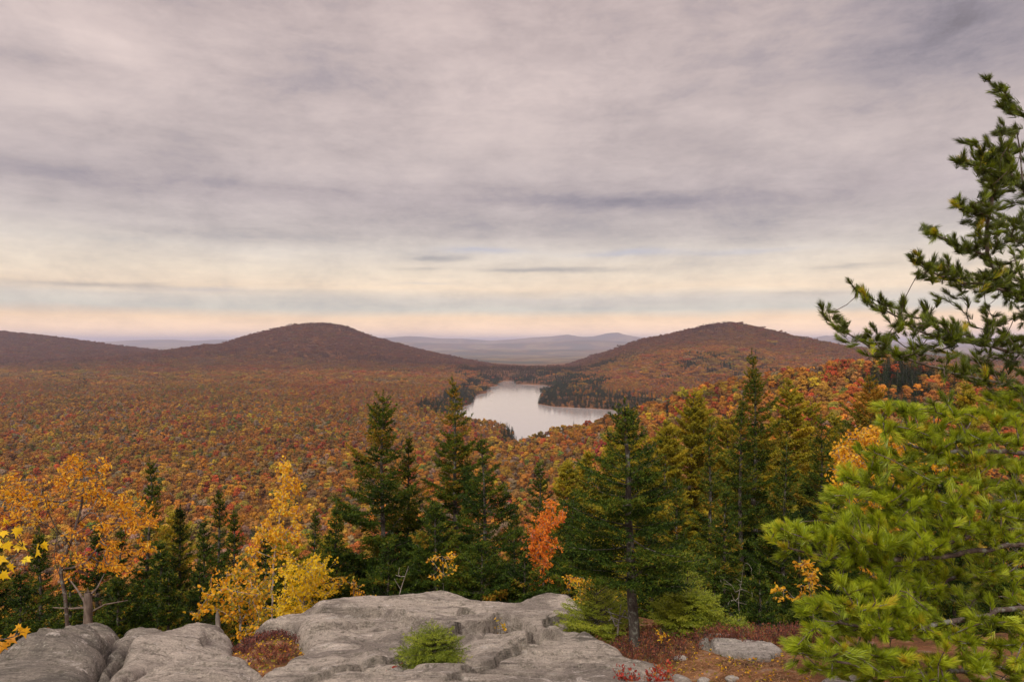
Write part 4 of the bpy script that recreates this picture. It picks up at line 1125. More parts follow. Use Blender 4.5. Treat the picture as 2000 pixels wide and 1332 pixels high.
def build_spruces():
    for i, (px, py, Y, rp, opt, label) in enumerate(SPRUCES):
        top = pt(px, py, Y); zb = float(ground_z(top[0], Y)); Ht = top[2]-zb
        o_ = dict(opt); k = Y/14.0
        T, C = spruce(1000+i, Ht, rp*(1.12 if i < 6 else 1.30)*Y/F, spacing=.0135*max(1, k**.7), nl=.054, wr=.0185*max(1, k*.9), **o_)
        plant_tree('spruce_tree', T, C, (top[0], Y, zb), label, GRP_S, 'spruce', 0, 1, M_bark, M_spruce)
    # the near tree with the bare trunk on the right of the ledge
    base = np.array(gp(1233, 1238)); zb = gz(0, base[1])-.12; top = pt(1222, 788, base[1])
    T, C = spruce(77, top[2]-zb, 150*base[1]/F, base=.27, rough=.34, pw=.74, droop=.05, spacing=.0105, nl=.036, wr=.012, dens=1.25, trunk_r=.055, lean=-.02)
    for k in range(5):   # dead snags on the lower trunk
        a = [2.6, 3.4, .3, 5.0, 1.2][k]; z0 = [.55, .28, .7, .40, .2][k]; L = [.42, .30, .3, .22, .25][k]
        P = np.array([(0, 0, z0), (math.cos(a)*L*.5, math.sin(a)*L*.5, z0+.02+L*.1), (math.cos(a)*L, math.sin(a)*L, z0-.02+L*.45*(1 if k % 2 else -.5))])
        tube(T, P, [.011, .007, .003], 4, .8)
    plant_tree('spruce_tree', T, C, (base[0], base[1], zb), 'near spruce with a straight bare lower trunk standing at the right end of the ledge', None, 'spruce', 0, 1, M_bark, M_spruce)
    # young bright spruces
    young = [((850, 1316), 1243, 58, .5, 'small bushy young spruce growing out of the rock in the bottom centre', 21),
             ((1342, 1232), 1160, 60, .45, 'bright green young spruce bush right of the near bare trunk', 22),
             ((1165, 1222), 1140, 78, .4, 'low bright green spruce bush left of the near bare trunk', 23),
             ((1342, 1200), 1082, 46, .3, 'slim young spruce behind the bright green bush right of the trunk', 24),
             ((1436, 1236), 1214, 26, .5, 'tiny green spruce seedling behind the flat pale block', 25),
             ((1180, 1200), 1098, 32, .3, 'thin green spruce sapling behind the low bush left of the trunk', 26)]
    for (bx, by), ty, rp, tn, label, sd in young:
        g = gp(bx, by); zb = float(ground_z(*g)) if sd != 21 else gz(0, g[1])-.03
        if sd in (24, 26): zb = gz(0, g[1])-.35
        top = pt(bx, ty, g[1]); Ht = top[2]-zb
        T, C = spruce(sd, Ht, rp*g[1]/F, base=.02, rough=.35, pw=.35 if Ht < .6 else .7, droop=-.75 if Ht < .6 else .0, spacing=.0040 if sd == 21 else .0075, nl=.019, wr=.0042 if sd == 21 else .007,
                      dens=2.6 if Ht < .5 else 1.8, trunk_r=.010)
        C.t3 = [t+(.02 if sd == 21 else .12) for t in C.t3]
        plant_tree('young_spruce', T, C, (g[0], g[1], zb), label, None, 'young spruce', 0, 1, M_bark, M_young)


build_spruces()


def gold_pines():
    """soft yellow-green pines on the slope behind the spruces"""
    data = [(1335, 758, 38, 55, 'tall yellow-green conifer left of the tallest right-hand spruce'), (1288, 815, 36, 50, 'yellow-green conifer right behind the near right tree'),
            (1368, 795, 42, 45, 'olive-gold conifer behind the narrow olive spruce'), (1182, 838, 34, 45, 'small gold-green conifer left of the near right tree'),
            (1213, 792, 30, 40, 'thin pine whose tufted tip overlaps the right end of the pond'), (1245, 850, 40, 50, 'gold-green conifer in the gap right of the thin pond-side pine'),
            (1422, 812, 36, 48, 'yellowish conifer just left of the tallest right-hand spruce'), (1530, 738, 34, 56, 'yellow-green pine leaning out right of the tallest spruce'),
            (1572, 778, 44, 50, 'gold conifer between the leaning pine and the dense spruce'), (1640, 812, 40, 45, 'pale gold conifer left of the brown-tipped spruce'),
            (1877, 742, 26, 42, 'bright yellow-green young pine below the long pine bough'), (1790, 800, 30, 50, 'yellow-green conifer right of the brown-tipped spruce'),
            (1110, 900, 38, 44, 'gold-green conifer above the dark spruce right of the orange sapling'), (1150, 880, 44, 44, 'pale gold conifer standing behind two others on the middle slope'),
            (330, 1000, 30, 40, 'yellow-green conifer peeping over the left spruce row'), (560, 1045, 22, 60, 'yellow-green young conifer low behind the yellow birch'),
            (645, 1040, 24, 55, 'olive-yellow conifer low between the birch and the broad spruce'), (1470, 850, 30, 60, 'olive-gold conifer behind the foot of the tallest spruce'),
            (1265, 960, 26, 60, 'gold-green conifer glimpsed right of the near trunk crown')]
    for i, (px, py, Y, rp, label) in enumerate(data):
        top = pt(px, py, Y); zb = float(ground_z(top[0], Y)); Ht = top[2]-zb; k = Y/14
        T, C = spruce(2000+i, Ht, rp*Y/F*1.35, base=.25, rough=.5, pw=.45, droop=-.25, spacing=.016*k**.8, nl=.085, wr=.028*k*.75, dens=1.05, sparse=.12)
        plant_tree('golden_pine', T, C, (top[0], Y, zb), label, 'yellow-green conifers on the slope behind the spruces', 'pine', 0, 1, M_bark2, M_gold)


gold_pines()
# ------------------------------------------------------------------ broad-leaved trees, the big pine, small plants
def seg_tubes(mb, p0, p1, r0, r1, sides=4, tone=.5, mat=0):
    d = unit(p1-p0); ref = np.where(np.abs(d[:, 2:3]) < .9, np.array([[0, 0, 1.0]]), np.array([[1.0, 0, 0]]))
    a = unit(np.cross(d, ref)); b = np.cross(d, a); n = len(p0)
    th = np.arange(sides)*2*np.pi/sides; ca, sa = np.cos(th)[None, :, None], np.sin(th)[None, :, None]
    ring = ca*a[:, None]+sa*b[:, None]
    v = np.concatenate([p0[:, None]+ring*np.asarray(r0)[:, None, None], p1[:, None]+ring*np.asarray(r1)[:, None, None]], 1)
    i = (np.arange(n)*2*sides)[:, None]; j = np.arange(sides)[None]; k = (j+1) % sides
    f = np.stack([i+j, i+k, i+sides+k, i+sides+j], -1).reshape(-1, 4)
    mb.add(v.reshape(-1, 3), f, tone, mat)


class Skel:
    """a branching skeleton: nodes with parents; limbs first, then twigs grown to targets"""
    def __init__(s, r): s.P = []; s.par = []; s.tips = []; s.r = r
    def limb(s, pts, attach=None, n=None):
        pts = np.asarray(pts, float)
        L = np.linalg.norm(np.diff(pts, axis=0), axis=1).sum(); n = n or max(int(L/.12), len(pts))
        # Catmull-like resample
        d = np.concatenate([[0], np.cumsum(np.linalg.norm(np.diff(pts, axis=0), axis=1))]); q = np.linspace(0, d[-1], n)
        R = np.stack([np.interp(q, d, pts[:, k]) for k in range(3)], 1)
        for _ in range(2): R[1:-1] = (R[:-2]+2*R[1:-1]+R[2:])/4
        R[1:-1] += s.r.normal(0, .006, (len(R)-2, 3))
        if attach is None and s.P:
            A = np.array(s.P); attach = int(((A-R[0])**2).sum(1).argmin())
        p = -1 if attach is None else attach
        for k, x in enumerate(R):
            s.P.append(x); s.par.append(p); p = len(s.P)-1
        s.tips.append(p); return p
    def grow(s, T, step=.10, sag=.0, pen=.0, wig=.012, maxn=14, limit=None):
        A = np.array(s.P); o = np.argsort([((A-t)**2).sum(1).min() for t in T])
        P = np.zeros((len(A)+len(T)*maxn, 3)); P[:len(A)] = A; n = len(A); base = A[0]
        for ti in o:
            t = T[ti]; d = np.linalg.norm(P[:n]-t, axis=1)
            # prefer nodes from which the twig leaves outward
            c = d+pen*np.linalg.norm(P[:n]-base, axis=1)
            i = int(c.argmin()); a = P[i]; L = d[i]
            pi = s.par[i]; dr = unit(a-P[pi]) if pi >= 0 else np.array([0, 0, 1.0])
            k = int(min(max(round(L/step), 1), maxn-1)); prev = i
            c1 = a+dr*L*.22
            for q in range(1, k+1):
                u = q/k; x = (1-u)**2*a+2*u*(1-u)*c1+u*u*t+np.array([0, 0, -sag*L*4*u*(1-u)])
                if q < k: x = x+s.r.normal(0, wig, 3)*min(1, L*3)
                P[n] = x; s.par.append(prev); prev = n; n += 1
            s.tips.append(prev)
        s.P = [p for p in P[:n]]
    def wood(s, mb, r_tip=.0022, ex=.42, rmax=.2, sides=4, tone=.5):
        n = len(s.P); P = np.array(s.P); par = np.array(s.par); w = np.zeros(n)
        kids = np.bincount(par[par >= 0], minlength=n); w[kids == 0] = 1
        for i in range(n-1, 0, -1):
            if par[i] >= 0: w[par[i]] += w[i]
        rad = np.minimum(r_tip*np.maximum(w, 1)**ex, rmax)
        m_ = par >= 0
        seg_tubes(mb, P[par[m_]], P[m_], rad[par[m_]]*0+np.minimum(rad[par[m_]], rad[m_]*1.35), rad[m_], sides, tone)
    def dirs(s):
        P = np.array(s.P); t = np.array(s.tips); p = np.array(s.par)[t]; return P[t], unit(P[t]-P[np.maximum(p, 0)])


def leaves(mb, r, P, d, size, tone, droop=.5, fold=.25, wide=.55):
    n = len(P); a = unit(d+.75*rand_unit(r, n)+np.array([0, 0, -droop])); s_ = (size*r.uniform(.65, 1.2, n))[:, None]
    b = unit(np.cross(a, rand_unit(r, n))); nn = np.cross(a, b)
    w = s_*wide*.5*r.uniform(.7, 1.1, n)[:, None]; up = nn*w*fold*2
    pet = P+a*s_*.12
    v = np.stack([pet, pet+a*s_*.30+b*w+up, pet+a*s_*.68+b*w*.8+up, pet+a*s_, pet+a*s_*.68-b*w*.8+up, pet+a*s_*.30-b*w+up], 1).reshape(-1, 3)
    i = np.arange(n)[:, None]*6
    f = np.concatenate([i+np.array([[0, 1, 2, 3]]), i+np.array([[0, 3, 4, 5]])]); tn = np.clip(tone, 0, 1); tn = np.broadcast_to(tn, (n,))
    mb.add(v, f, np.concatenate([tn, tn]))


def leaf_palette(name, stops, tr=.4): return foliage_mat(name, stops, .5, tr)


L_orange = leaf_palette('orange_leaves', [(0, (.42, .12, .01)), (.35, (.72, .30, .015)), (.65, (.84, .44, .02)), (1, (.75, .50, .05))])
L_gold = leaf_palette('gold_leaves', [(0, (.50, .20, .012)), (.4, (.80, .42, .02)), (.75, (.88, .56, .035)), (1, (.60, .60, .08))])
L_yellow = leaf_palette('yellow_leaves', [(0, (.48, .26, .012)), (.4, (.84, .55, .015)), (.8, (.90, .66, .03)), (1, (.40, .46, .04))])
L_mixed = leaf_palette('turning_leaves', [(0, (.16, .15, .012)), (.3, (.42, .32, .02)), (.6, (.80, .46, .02)), (1, (.82, .36, .015))])
L_flame = leaf_palette('flame_leaves', [(0, (.60, .10, .02)), (.4, (.82, .22, .02)), (.8, (.88, .34, .03)), (1, (.80, .16, .08))])
L_red = leaf_palette('red_leaves', [(0, (.22, .02, .015)), (.4, (.40, .045, .035)), (.75, (.55, .10, .04)), (1, (.30, .20, .03))])
L_heath = leaf_palette('heath_leaves', [(0, (.06, .025, .02)), (.35, (.17, .055, .05)), (.6, (.30, .085, .035)), (.85, (.24, .13, .06)), (1, (.20, .18, .03))], .15)


def broad(seed, name, label, cat, limbs, clusters, Y, dj, leaf, mat, bark, per=4, twig=.10, group=None, tone=(.5, .2), r_tip=.0022, ex=.42, droop=.5, wide=.55, spread=.05, scale_tone=None, hang=.0, kid='crown'):
    """limbs: polylines of (px, py, Y); clusters: (px, py, rx, ry, n)"""
    r = np.random.default_rng(seed); S = Skel(r)
    base = pt(*limbs[0][0])
    for k, L in enumerate(limbs): S.limb([pt(*q) for q in L])
    T = []
    for c in clusters:
        px, py, rx, ry, n = c[:5]; yy = c[5] if len(c) > 5 else Y
        q = r.normal(0, .55, (n, 2)); yv = yy+r.normal(0, dj, n)
        T += [pt(px+a*rx, py+b*ry, y_) for (a, b), y_ in zip(q, yv)]
    T = np.array(T)
    if len(T): S.grow(T, step=twig, pen=.12, wig=.012)
    W = MB(); S.wood(W, r_tip, ex)
    tp, td = S.dirs(); nl = max(1, per)
    P = np.repeat(tp, nl, 0); D = np.repeat(td, nl, 0); back = r.uniform(0, .13, len(P))[:, None]
    P = P-D*back+r.normal(0, spread*.35, P.shape)+np.array([0, 0, -hang])*r.uniform(0, 1, (len(P), 1))
    C = MB(); leaves(C, r, P, D, leaf, np.clip(np.repeat(r.normal(tone[0], tone[1]*.7, len(tp)), nl)+r.normal(0, tone[1], len(P)), 0, 1), droop, wide=wide)
    for m_ in (W, C): m_.v = [v-base for v in m_.v]
    return plant_tree(name, W, C, tuple(base), label, group, cat, tm=bark, cm=mat, kid=kid)


def build_broadleaf():
    broad(31, 'beech_tree', 'leaning orange-leaved tree with twisted bare limbs at far left, behind the boulder', 'tree',
          [[(131, 1225, 9), (130, 1180, 9), (121, 1139, 9), (116, 1107, 9), (124, 1088, 9), (138, 1062, 9), (150, 1023, 9.1), (163, 971, 9.2), (168, 929, 9.2), (155, 895, 9.3)],
           [(121, 1139, 9), (100, 1070, 8.9), (122, 1044, 8.8), (80, 1020, 8.7), (62, 995, 8.6), (25, 965, 8.4)],
           [(150, 1023, 9.1), (190, 985, 9.3), (205, 930, 9.5), (200, 900, 9.5)],
           [(124, 1112, 9), (150, 1110, 9.1), (175, 1100, 9.3), (190, 1060, 9.5), (224, 1034, 9.7), (262, 1010, 9.8), (290, 1015, 9.8)],
           [(138, 1062, 9), (115, 1050, 8.8), (100, 1010, 8.7), (90, 980, 8.6)]],
          [(140, 895, 26, 14, 16), (150, 925, 30, 22, 26), (200, 905, 14, 20, 14), (170, 965, 32, 16, 24), (190, 950, 22, 22, 18), (22, 945, 28, 20, 26), (40, 975, 40, 25, 34), (85, 975, 40, 22, 26),
           (20, 1010, 30, 20, 16), (60, 1010, 30, 14, 12), (110, 940, 24, 20, 14), (215, 975, 40, 18, 34), (255, 990, 34, 20, 34), (285, 1015, 28, 14, 26), (255, 1020, 34, 16, 26), (225, 1065, 36, 16, 28),
           (285, 1068, 22, 14, 16), (155, 1090, 24, 14, 18), (205, 1105, 32, 12, 24), (245, 1108, 26, 10, 16), (150, 1040, 26, 14, 10), (200, 1030, 24, 20, 16), (130, 1120, 18, 12, 8)],
          9.1, .42, .051, L_orange, M_bark2, per=8, r_tip=.0028, ex=.44, tone=(.48, .2), droop=.7, wide=.5)
    broad(32, 'birch_tree', 'slim birch with a pale thin trunk and golden leaves beside the ledge', 'tree',
          [[(530, 1222, 10.3), (531, 1170, 10.3), (533, 1120, 10.3), (537, 1075, 10.3), (546, 1020, 10.3), (553, 960, 10.3), (561, 902, 10.3)],
           [(537, 1075, 10.3), (515, 1050, 10.2), (500, 1030, 10.1)], [(540, 1060, 10.3), (570, 1030, 10.4), (585, 1005, 10.5)], [(536, 1090, 10.3), (505, 1080, 10.2), (490, 1070, 10.2)]],
          [(560, 912, 12, 16, 16), (560, 935, 22, 18, 24), (580, 950, 16, 16, 12), (553, 965, 24, 16, 20), (550, 995, 24, 20, 26), (570, 1000, 22, 20, 16), (530, 1030, 26, 18, 24), (545, 1050, 30, 20, 28),
           (512, 1050, 20, 22, 18), (500, 1075, 20, 18, 13), (578, 1050, 20, 20, 12), (540, 1085, 28, 14, 12), (558, 1085, 22, 18, 9)],
          10.3, .24, .050, L_gold, M_birchbark, per=7, r_tip=.0018, ex=.46, tone=(.5, .18), wide=.75)
    broad(33, 'yellow_shrub', 'bright yellow leafy shrub glowing between the birch and the spruces', 'shrub',
          [[(590, 1225, 12), (592, 1180, 12), (600, 1140, 12)], [(592, 1180, 12), (570, 1150, 12)], [(592, 1180, 12), (625, 1135, 12)], [(600, 1140, 12), (612, 1100, 12)]],
          [(580, 1165, 44, 40, 170), (560, 1200, 40, 20, 80), (600, 1140, 44, 34, 140), (620, 1110, 30, 26, 70), (570, 1110, 26, 22, 50), (600, 1200, 40, 16, 70), (640, 1150, 26, 30, 50)],
          12.2, .5, .052, L_yellow, M_bark3, per=7, tone=(.55, .14), r_tip=.002, wide=.7)
    broad(34, 'yellow_shrub', 'orange and yellow-green leafed shrub over the gap between the left slabs and the ledge', 'shrub',
          [[(470, 1262, 8.9), (470, 1215, 9), (466, 1175, 9.1), (462, 1130, 9.2)], [(470, 1215, 9), (430, 1190, 8.9), (405, 1180, 8.8)], [(470, 1215, 9), (500, 1170, 9.2), (515, 1140, 9.3)], [(472, 1240, 9), (500, 1220, 9), (520, 1200, 9)]],
          [(412, 1165, 22, 16, 18), (405, 1190, 30, 10, 18), (385, 1200, 20, 6, 8), (435, 1150, 26, 22, 30), (465, 1120, 28, 22, 40), (470, 1160, 40, 26, 60), (500, 1160, 30, 30, 45), (450, 1200, 40, 18, 45),
           (500, 1200, 28, 18, 35), (480, 1235, 24, 12, 24), (490, 1110, 20, 20, 20), (525, 1130, 16, 20, 14)],
          9.1, .35, .050, L_mixed, M_bark3, per=6, tone=(.55, .24), wide=.75, r_tip=.002)
    broad(35, 'maple_sapling', 'flame-orange sapling standing between two dark spruces in the middle', 'tree',
          [[(1060, 1200, 14.5), (1060, 1150, 14.5), (1062, 1080, 14.5), (1070, 1010, 14.5), (1078, 980, 14.5)], [(1062, 1080, 14.5), (1045, 1050, 14.4)], [(1066, 1040, 14.5), (1095, 1010, 14.6)]],
          [(1075, 985, 14, 12, 22), (1062, 1008, 20, 14, 40), (1052, 1035, 22, 16, 60), (1060, 1060, 26, 18, 80), (1050, 1085, 26, 14, 60), (1085, 1015, 18, 14, 30), (1098, 1000, 12, 12, 18), (1062, 1105, 18, 10, 24),
           (1060, 1130, 20, 10, 26), (1052, 1152, 16, 10, 16), (1045, 1070, 16, 10, 24), (1085, 1060, 10, 20, 16)],
          14.2, .3, .060, L_flame, M_bark3, per=6, tone=(.55, .16), wide=.6, r_tip=.0022)
    broad(36, 'maple_tree', 'amber-leaved tree showing behind the left side of the big pine', 'tree',
          [[(1700, 1130, 10.5), (1698, 1050, 10.5), (1695, 980, 10.5), (1700, 920, 10.5), (1715, 860, 10.5)], [(1695, 980, 10.5), (1665, 930, 10.4), (1645, 880, 10.3)], [(1698, 930, 10.5), (1740, 890, 10.6), (1760, 870, 10.6)]],
          [(1715, 838, 34, 12, 60), (1745, 850, 28, 16, 40), (1690, 860, 30, 16, 50), (1648, 872, 18, 14, 34), (1640, 895, 16, 16, 28), (1665, 895, 34, 20, 80), (1700, 890, 44, 22, 90), (1740, 890, 34, 24, 60),
           (1650, 930, 26, 20, 50), (1690, 930, 44, 24, 90), (1665, 965, 34, 20, 60), (1720, 960, 40, 20, 60), (1640, 955, 14, 12, 16), (1690, 990, 30, 16, 40), (1780, 890, 30, 26, 40), (1840, 900, 40, 30, 50)],
          10.3, .45, .052, L_gold, M_bark3, per=6, tone=(.40, .18), wide=.65, r_tip=.0022)
    small = [(41, 'thin amber-leaved sapling in the shade left of the near bare trunk', [(1140, 1200, 10.6), (1135, 1160, 10.6), (1128, 1130, 10.6)], [(1125, 1128, 26, 8, 18), (1110, 1140, 14, 8, 8), (1145, 1148, 14, 12, 14), (1135, 1170, 12, 12, 10), (1160, 1140, 16, 8, 8)], 10.6),
             (42, 'sparse yellow-leaved sapling in the dark gap above the ledge hump', [(690, 1190, 12), (692, 1160, 12), (690, 1130, 12)], [(690, 1145, 18, 14, 16), (705, 1160, 18, 10, 14), (675, 1130, 10, 10, 6), (735, 1165, 10, 8, 6), (645, 1140, 24, 20, 20)], 12),
             (43, 'few amber leaves hanging in the shade below the tall spire', [(868, 1180, 12), (866, 1130, 12), (864, 1090, 12)], [(850, 1090, 14, 8, 10), (880, 1088, 16, 10, 14), (856, 1125, 14, 10, 8), (885, 1110, 12, 8, 6)], 11.6),
             (44, 'cluster of yellow leaves in the dark space right of the flat pale block', [(1590, 1240, 8.4), (1586, 1180, 8.4), (1578, 1120, 8.4)], [(1568, 1100, 18, 12, 16), (1585, 1125, 12, 18, 22), (1575, 1150, 20, 12, 14), (1515, 1150, 12, 8, 6), (1540, 1168, 20, 6, 5)], 8.4),
             (45, 'small leafy twig with yellow leaves glimpsed under the middle pine boughs', [(1710, 1150, 8.8), (1705, 1115, 8.8)], [(1700, 1108, 20, 8, 16), (1712, 1128, 12, 8, 6)], 8.8)]
    for sd, label, limb, cl, Y in small:
        broad(sd, 'leafy_sapling', label, 'sapling', [limb], cl, Y, .12, .052, L_gold, M_bark3, per=4, tone=(.45, .2), wide=.6, r_tip=.0018)
    broad(46, 'blueberry_shrub', 'low red-leaved blueberry shrub at the bottom edge right of centre', 'shrub', [[(1228, 1372, 4.85), (1226, 1345, 4.85)], [(1226, 1350, 4.85), (1215, 1325, 4.85)], [(1226, 1350, 4.85), (1240, 1322, 4.85)]],
          [(1215, 1312, 14, 10, 18), (1232, 1318, 16, 12, 24), (1205, 1325, 10, 8, 10), (1245, 1328, 12, 10, 12)], 4.85, .05, .028, L_red, M_bark, per=3, twig=.03, tone=(.5, .25), wide=.55, r_tip=.001, spread=.02)
    broad(47, 'blueberry_shrub', 'taller red-and-green blueberry shrub beside the first one at the bottom edge', 'shrub', [[(1288, 1372, 4.8), (1286, 1340, 4.8), (1282, 1300, 4.8)], [(1286, 1345, 4.8), (1305, 1318, 4.8)], [(1286, 1350, 4.8), (1268, 1325, 4.8)]],
          [(1282, 1302, 8, 10, 8), (1270, 1318, 12, 8, 14), (1300, 1312, 14, 10, 18), (1290, 1328, 18, 10, 22), (1310, 1330, 10, 8, 8)], 4.8, .05, .030, L_red, M_bark, per=3, twig=.03, tone=(.55, .25), wide=.55, r_tip=.001, spread=.02)
    for sd, nm, label, b, cl, mt in [
            (48, 'seedling', 'tiny reddish seedling rooted in the rock left of the bushy young spruce', (780, 1312), [(778, 1296, 6, 6, 7), (784, 1302, 6, 5, 6)], L_red),
            (49, 'seedling', 'small seedling with drooping yellow leaves above the dark hollow', (978, 1236), [(975, 1216, 8, 8, 9), (984, 1226, 7, 6, 8)], L_mixed),
            (50, 'seedling', 'little orange-leaved seedling in the heath right of the near trunk', (1293, 1256), [(1292, 1240, 8, 8, 9), (1288, 1228, 4, 6, 4)], L_gold)]:
        Yb = gp(*b)[1]
        broad(sd, nm, label, 'seedling', [[(b[0], b[1]+6, Yb), (b[0], b[1]-8, Yb)]], [c for c in cl], Yb, .02, .034, mt, M_bark, per=2, twig=.03, tone=(.5, .2), r_tip=.0012, spread=.02)


build_broadleaf()


def maple_sprays():
    """near maple leaves hanging into the frame at the left edge"""
    r = np.random.default_rng(9)
    lob = [(0, 0), (.10, .04), (.34, -.06), (.26, .12), (.50, .22), (.30, .34), (.46, .58), (.22, .50), (.12, .62), (0, 1.0)]
    half = lob[1:-1]; outline = lob[:-1]+[lob[-1]]+[(-x, y) for x, y in half[::-1]]
    O = np.array(outline)
    for label, root, leaves_, sd in [
        ('spray of big yellow maple leaves hanging in at the left edge', [(-60, 1130, 2.9), (-20, 1100, 2.9), (30, 1085, 2.9), (46, 1068, 2.9)],
         [(6, 1042, 28), (34, 1038, 30), (14, 1066, 30), (40, 1066, 34), (72, 1076, 42), (86, 1066, 26), (4, 1092, 30), (20, 1108, 30), (8, 1124, 30), (52, 1092, 30), (-6, 1062, 32), (10, 1018, 22)], 1),
        ('small spray of orange maple leaves low at the left edge above the corner boulder', [(-70, 1275, 2.8), (-20, 1255, 2.8), (30, 1242, 2.8)],
         [(48, 1234, 30), (22, 1248, 34), (4, 1262, 34), (36, 1226, 24), (-8, 1246, 34)], 2)]:
        W = MB(); base = pt(*root[0]); PP = np.array([pt(*q) for q in root]); tube(W, PP-base, np.linspace(.006, .002, len(PP)), 5)
        C = MB()
        for (px, py, sz) in leaves_:
            Y = 2.9+r.normal(0, .10); p = pt(px, py, Y)-base; s_ = sz*Y/F*.72
            j = int((((PP-base)-p)**2).sum(1).argmin()); tube(W, [(PP-base)[j], ((PP-base)[j]+p)/2+np.array([0, 0, .01]), p], [.002, .0015, .001], 3)
            a = unit(np.array([r.normal(.5, .6), r.normal(0, .5), -r.uniform(.3, 1.0)])); nrm = unit(np.array([r.normal(0, .5), -1, r.normal(.5, .5)])); b = unit(np.cross(a, nrm)); nn = np.cross(b, a)
            V = p+(O[:, 0:1]*b+(O[:, 1:2]-.35)*a)*s_+nn*(-.35*np.abs(O[:, 0:1])+.10*O[:, 1:2]**2+r.normal(0, .03, (len(O), 1)))*s_
            c = p+nn*.02*s_; m_ = len(V); V = np.concatenate([V, [c]])
            f = np.array([(k, (k+1) % m_, m_) for k in range(m_)])
            C.add(V, f, np.clip((.5 if sd == 1 else .2)+r.normal(0, .12)+r.normal(0, .05, len(f)), 0, 1))
        plant_tree('maple_branch', W, C, tuple(base), label, None, 'branch', tm=M_bark, cm=L_yellow if sd == 1 else L_gold, kid='foliage')


maple_sprays()

PIN = [(0.0, (.04, .06, .010)), (.25, (.10, .13, .014)), (.5, (.25, .33, .014)), (.75, (.46, .54, .022)), (.9, (.60, .46, .04)), (1.0, (.62, .32, .04))]
M_pine = foliage_mat('pine_needles', PIN, .42, .22, spec=.4)


def pine_tufts(mb, r, P, D, tone, ln=.085, n=70, wd=.0026, open_=.75):
    m_ = len(P); i = np.repeat(np.arange(m_), n); k = len(i)
    up = np.array([0, 0, .25]); d = unit(D+up)[i]
    q = rand_unit(r, k); q -= d*(q*d).sum(1, keepdims=True); q = unit(q)
    u = r.uniform(0, 1, k)
    nd = unit(d+q*(open_*(.25+.95*u))[:, None]); st = P[i]-D[i]*(u*.055)[:, None]
    w = unit(np.cross(nd, rand_unit(r, k)))*(wd/2); l = (ln*r.uniform(.75, 1.1, k)*np.repeat(r.uniform(.8, 1.12, m_), n))[:, None]
    sag = np.array([0, 0, -.08])*l
    mid = st+nd*l*.55; tip = st+nd*l+sag
    v = np.stack([st-w, st+w, mid+w*.9, mid-w*.9, tip], 1).reshape(-1, 3)
    b = np.arange(k)[:, None]*5; tn = np.clip(tone[i]+r.normal(0, .07, k)-.10*u, 0, 1)
    mb.add(v, b+np.array([[0, 1, 2, 3]]), tn); v2 = v.reshape(-1, 5, 3)[:, [3, 2, 4]].reshape(-1, 3)
    mb.add(v2, np.arange(3*k).reshape(-1, 3), tn)


def in_poly_samples(r, poly, n):
    P = np.array(poly, float); mn, mx = P.min(0), P.max(0); out = []
    while sum(len(o) for o in out) < n:
        q = r.uniform(mn, mx, (n*2, 2)); out.append(q[sdf_poly(q[:, 0], q[:, 1], P) > 0])
    return np.concatenate(out)[:n]


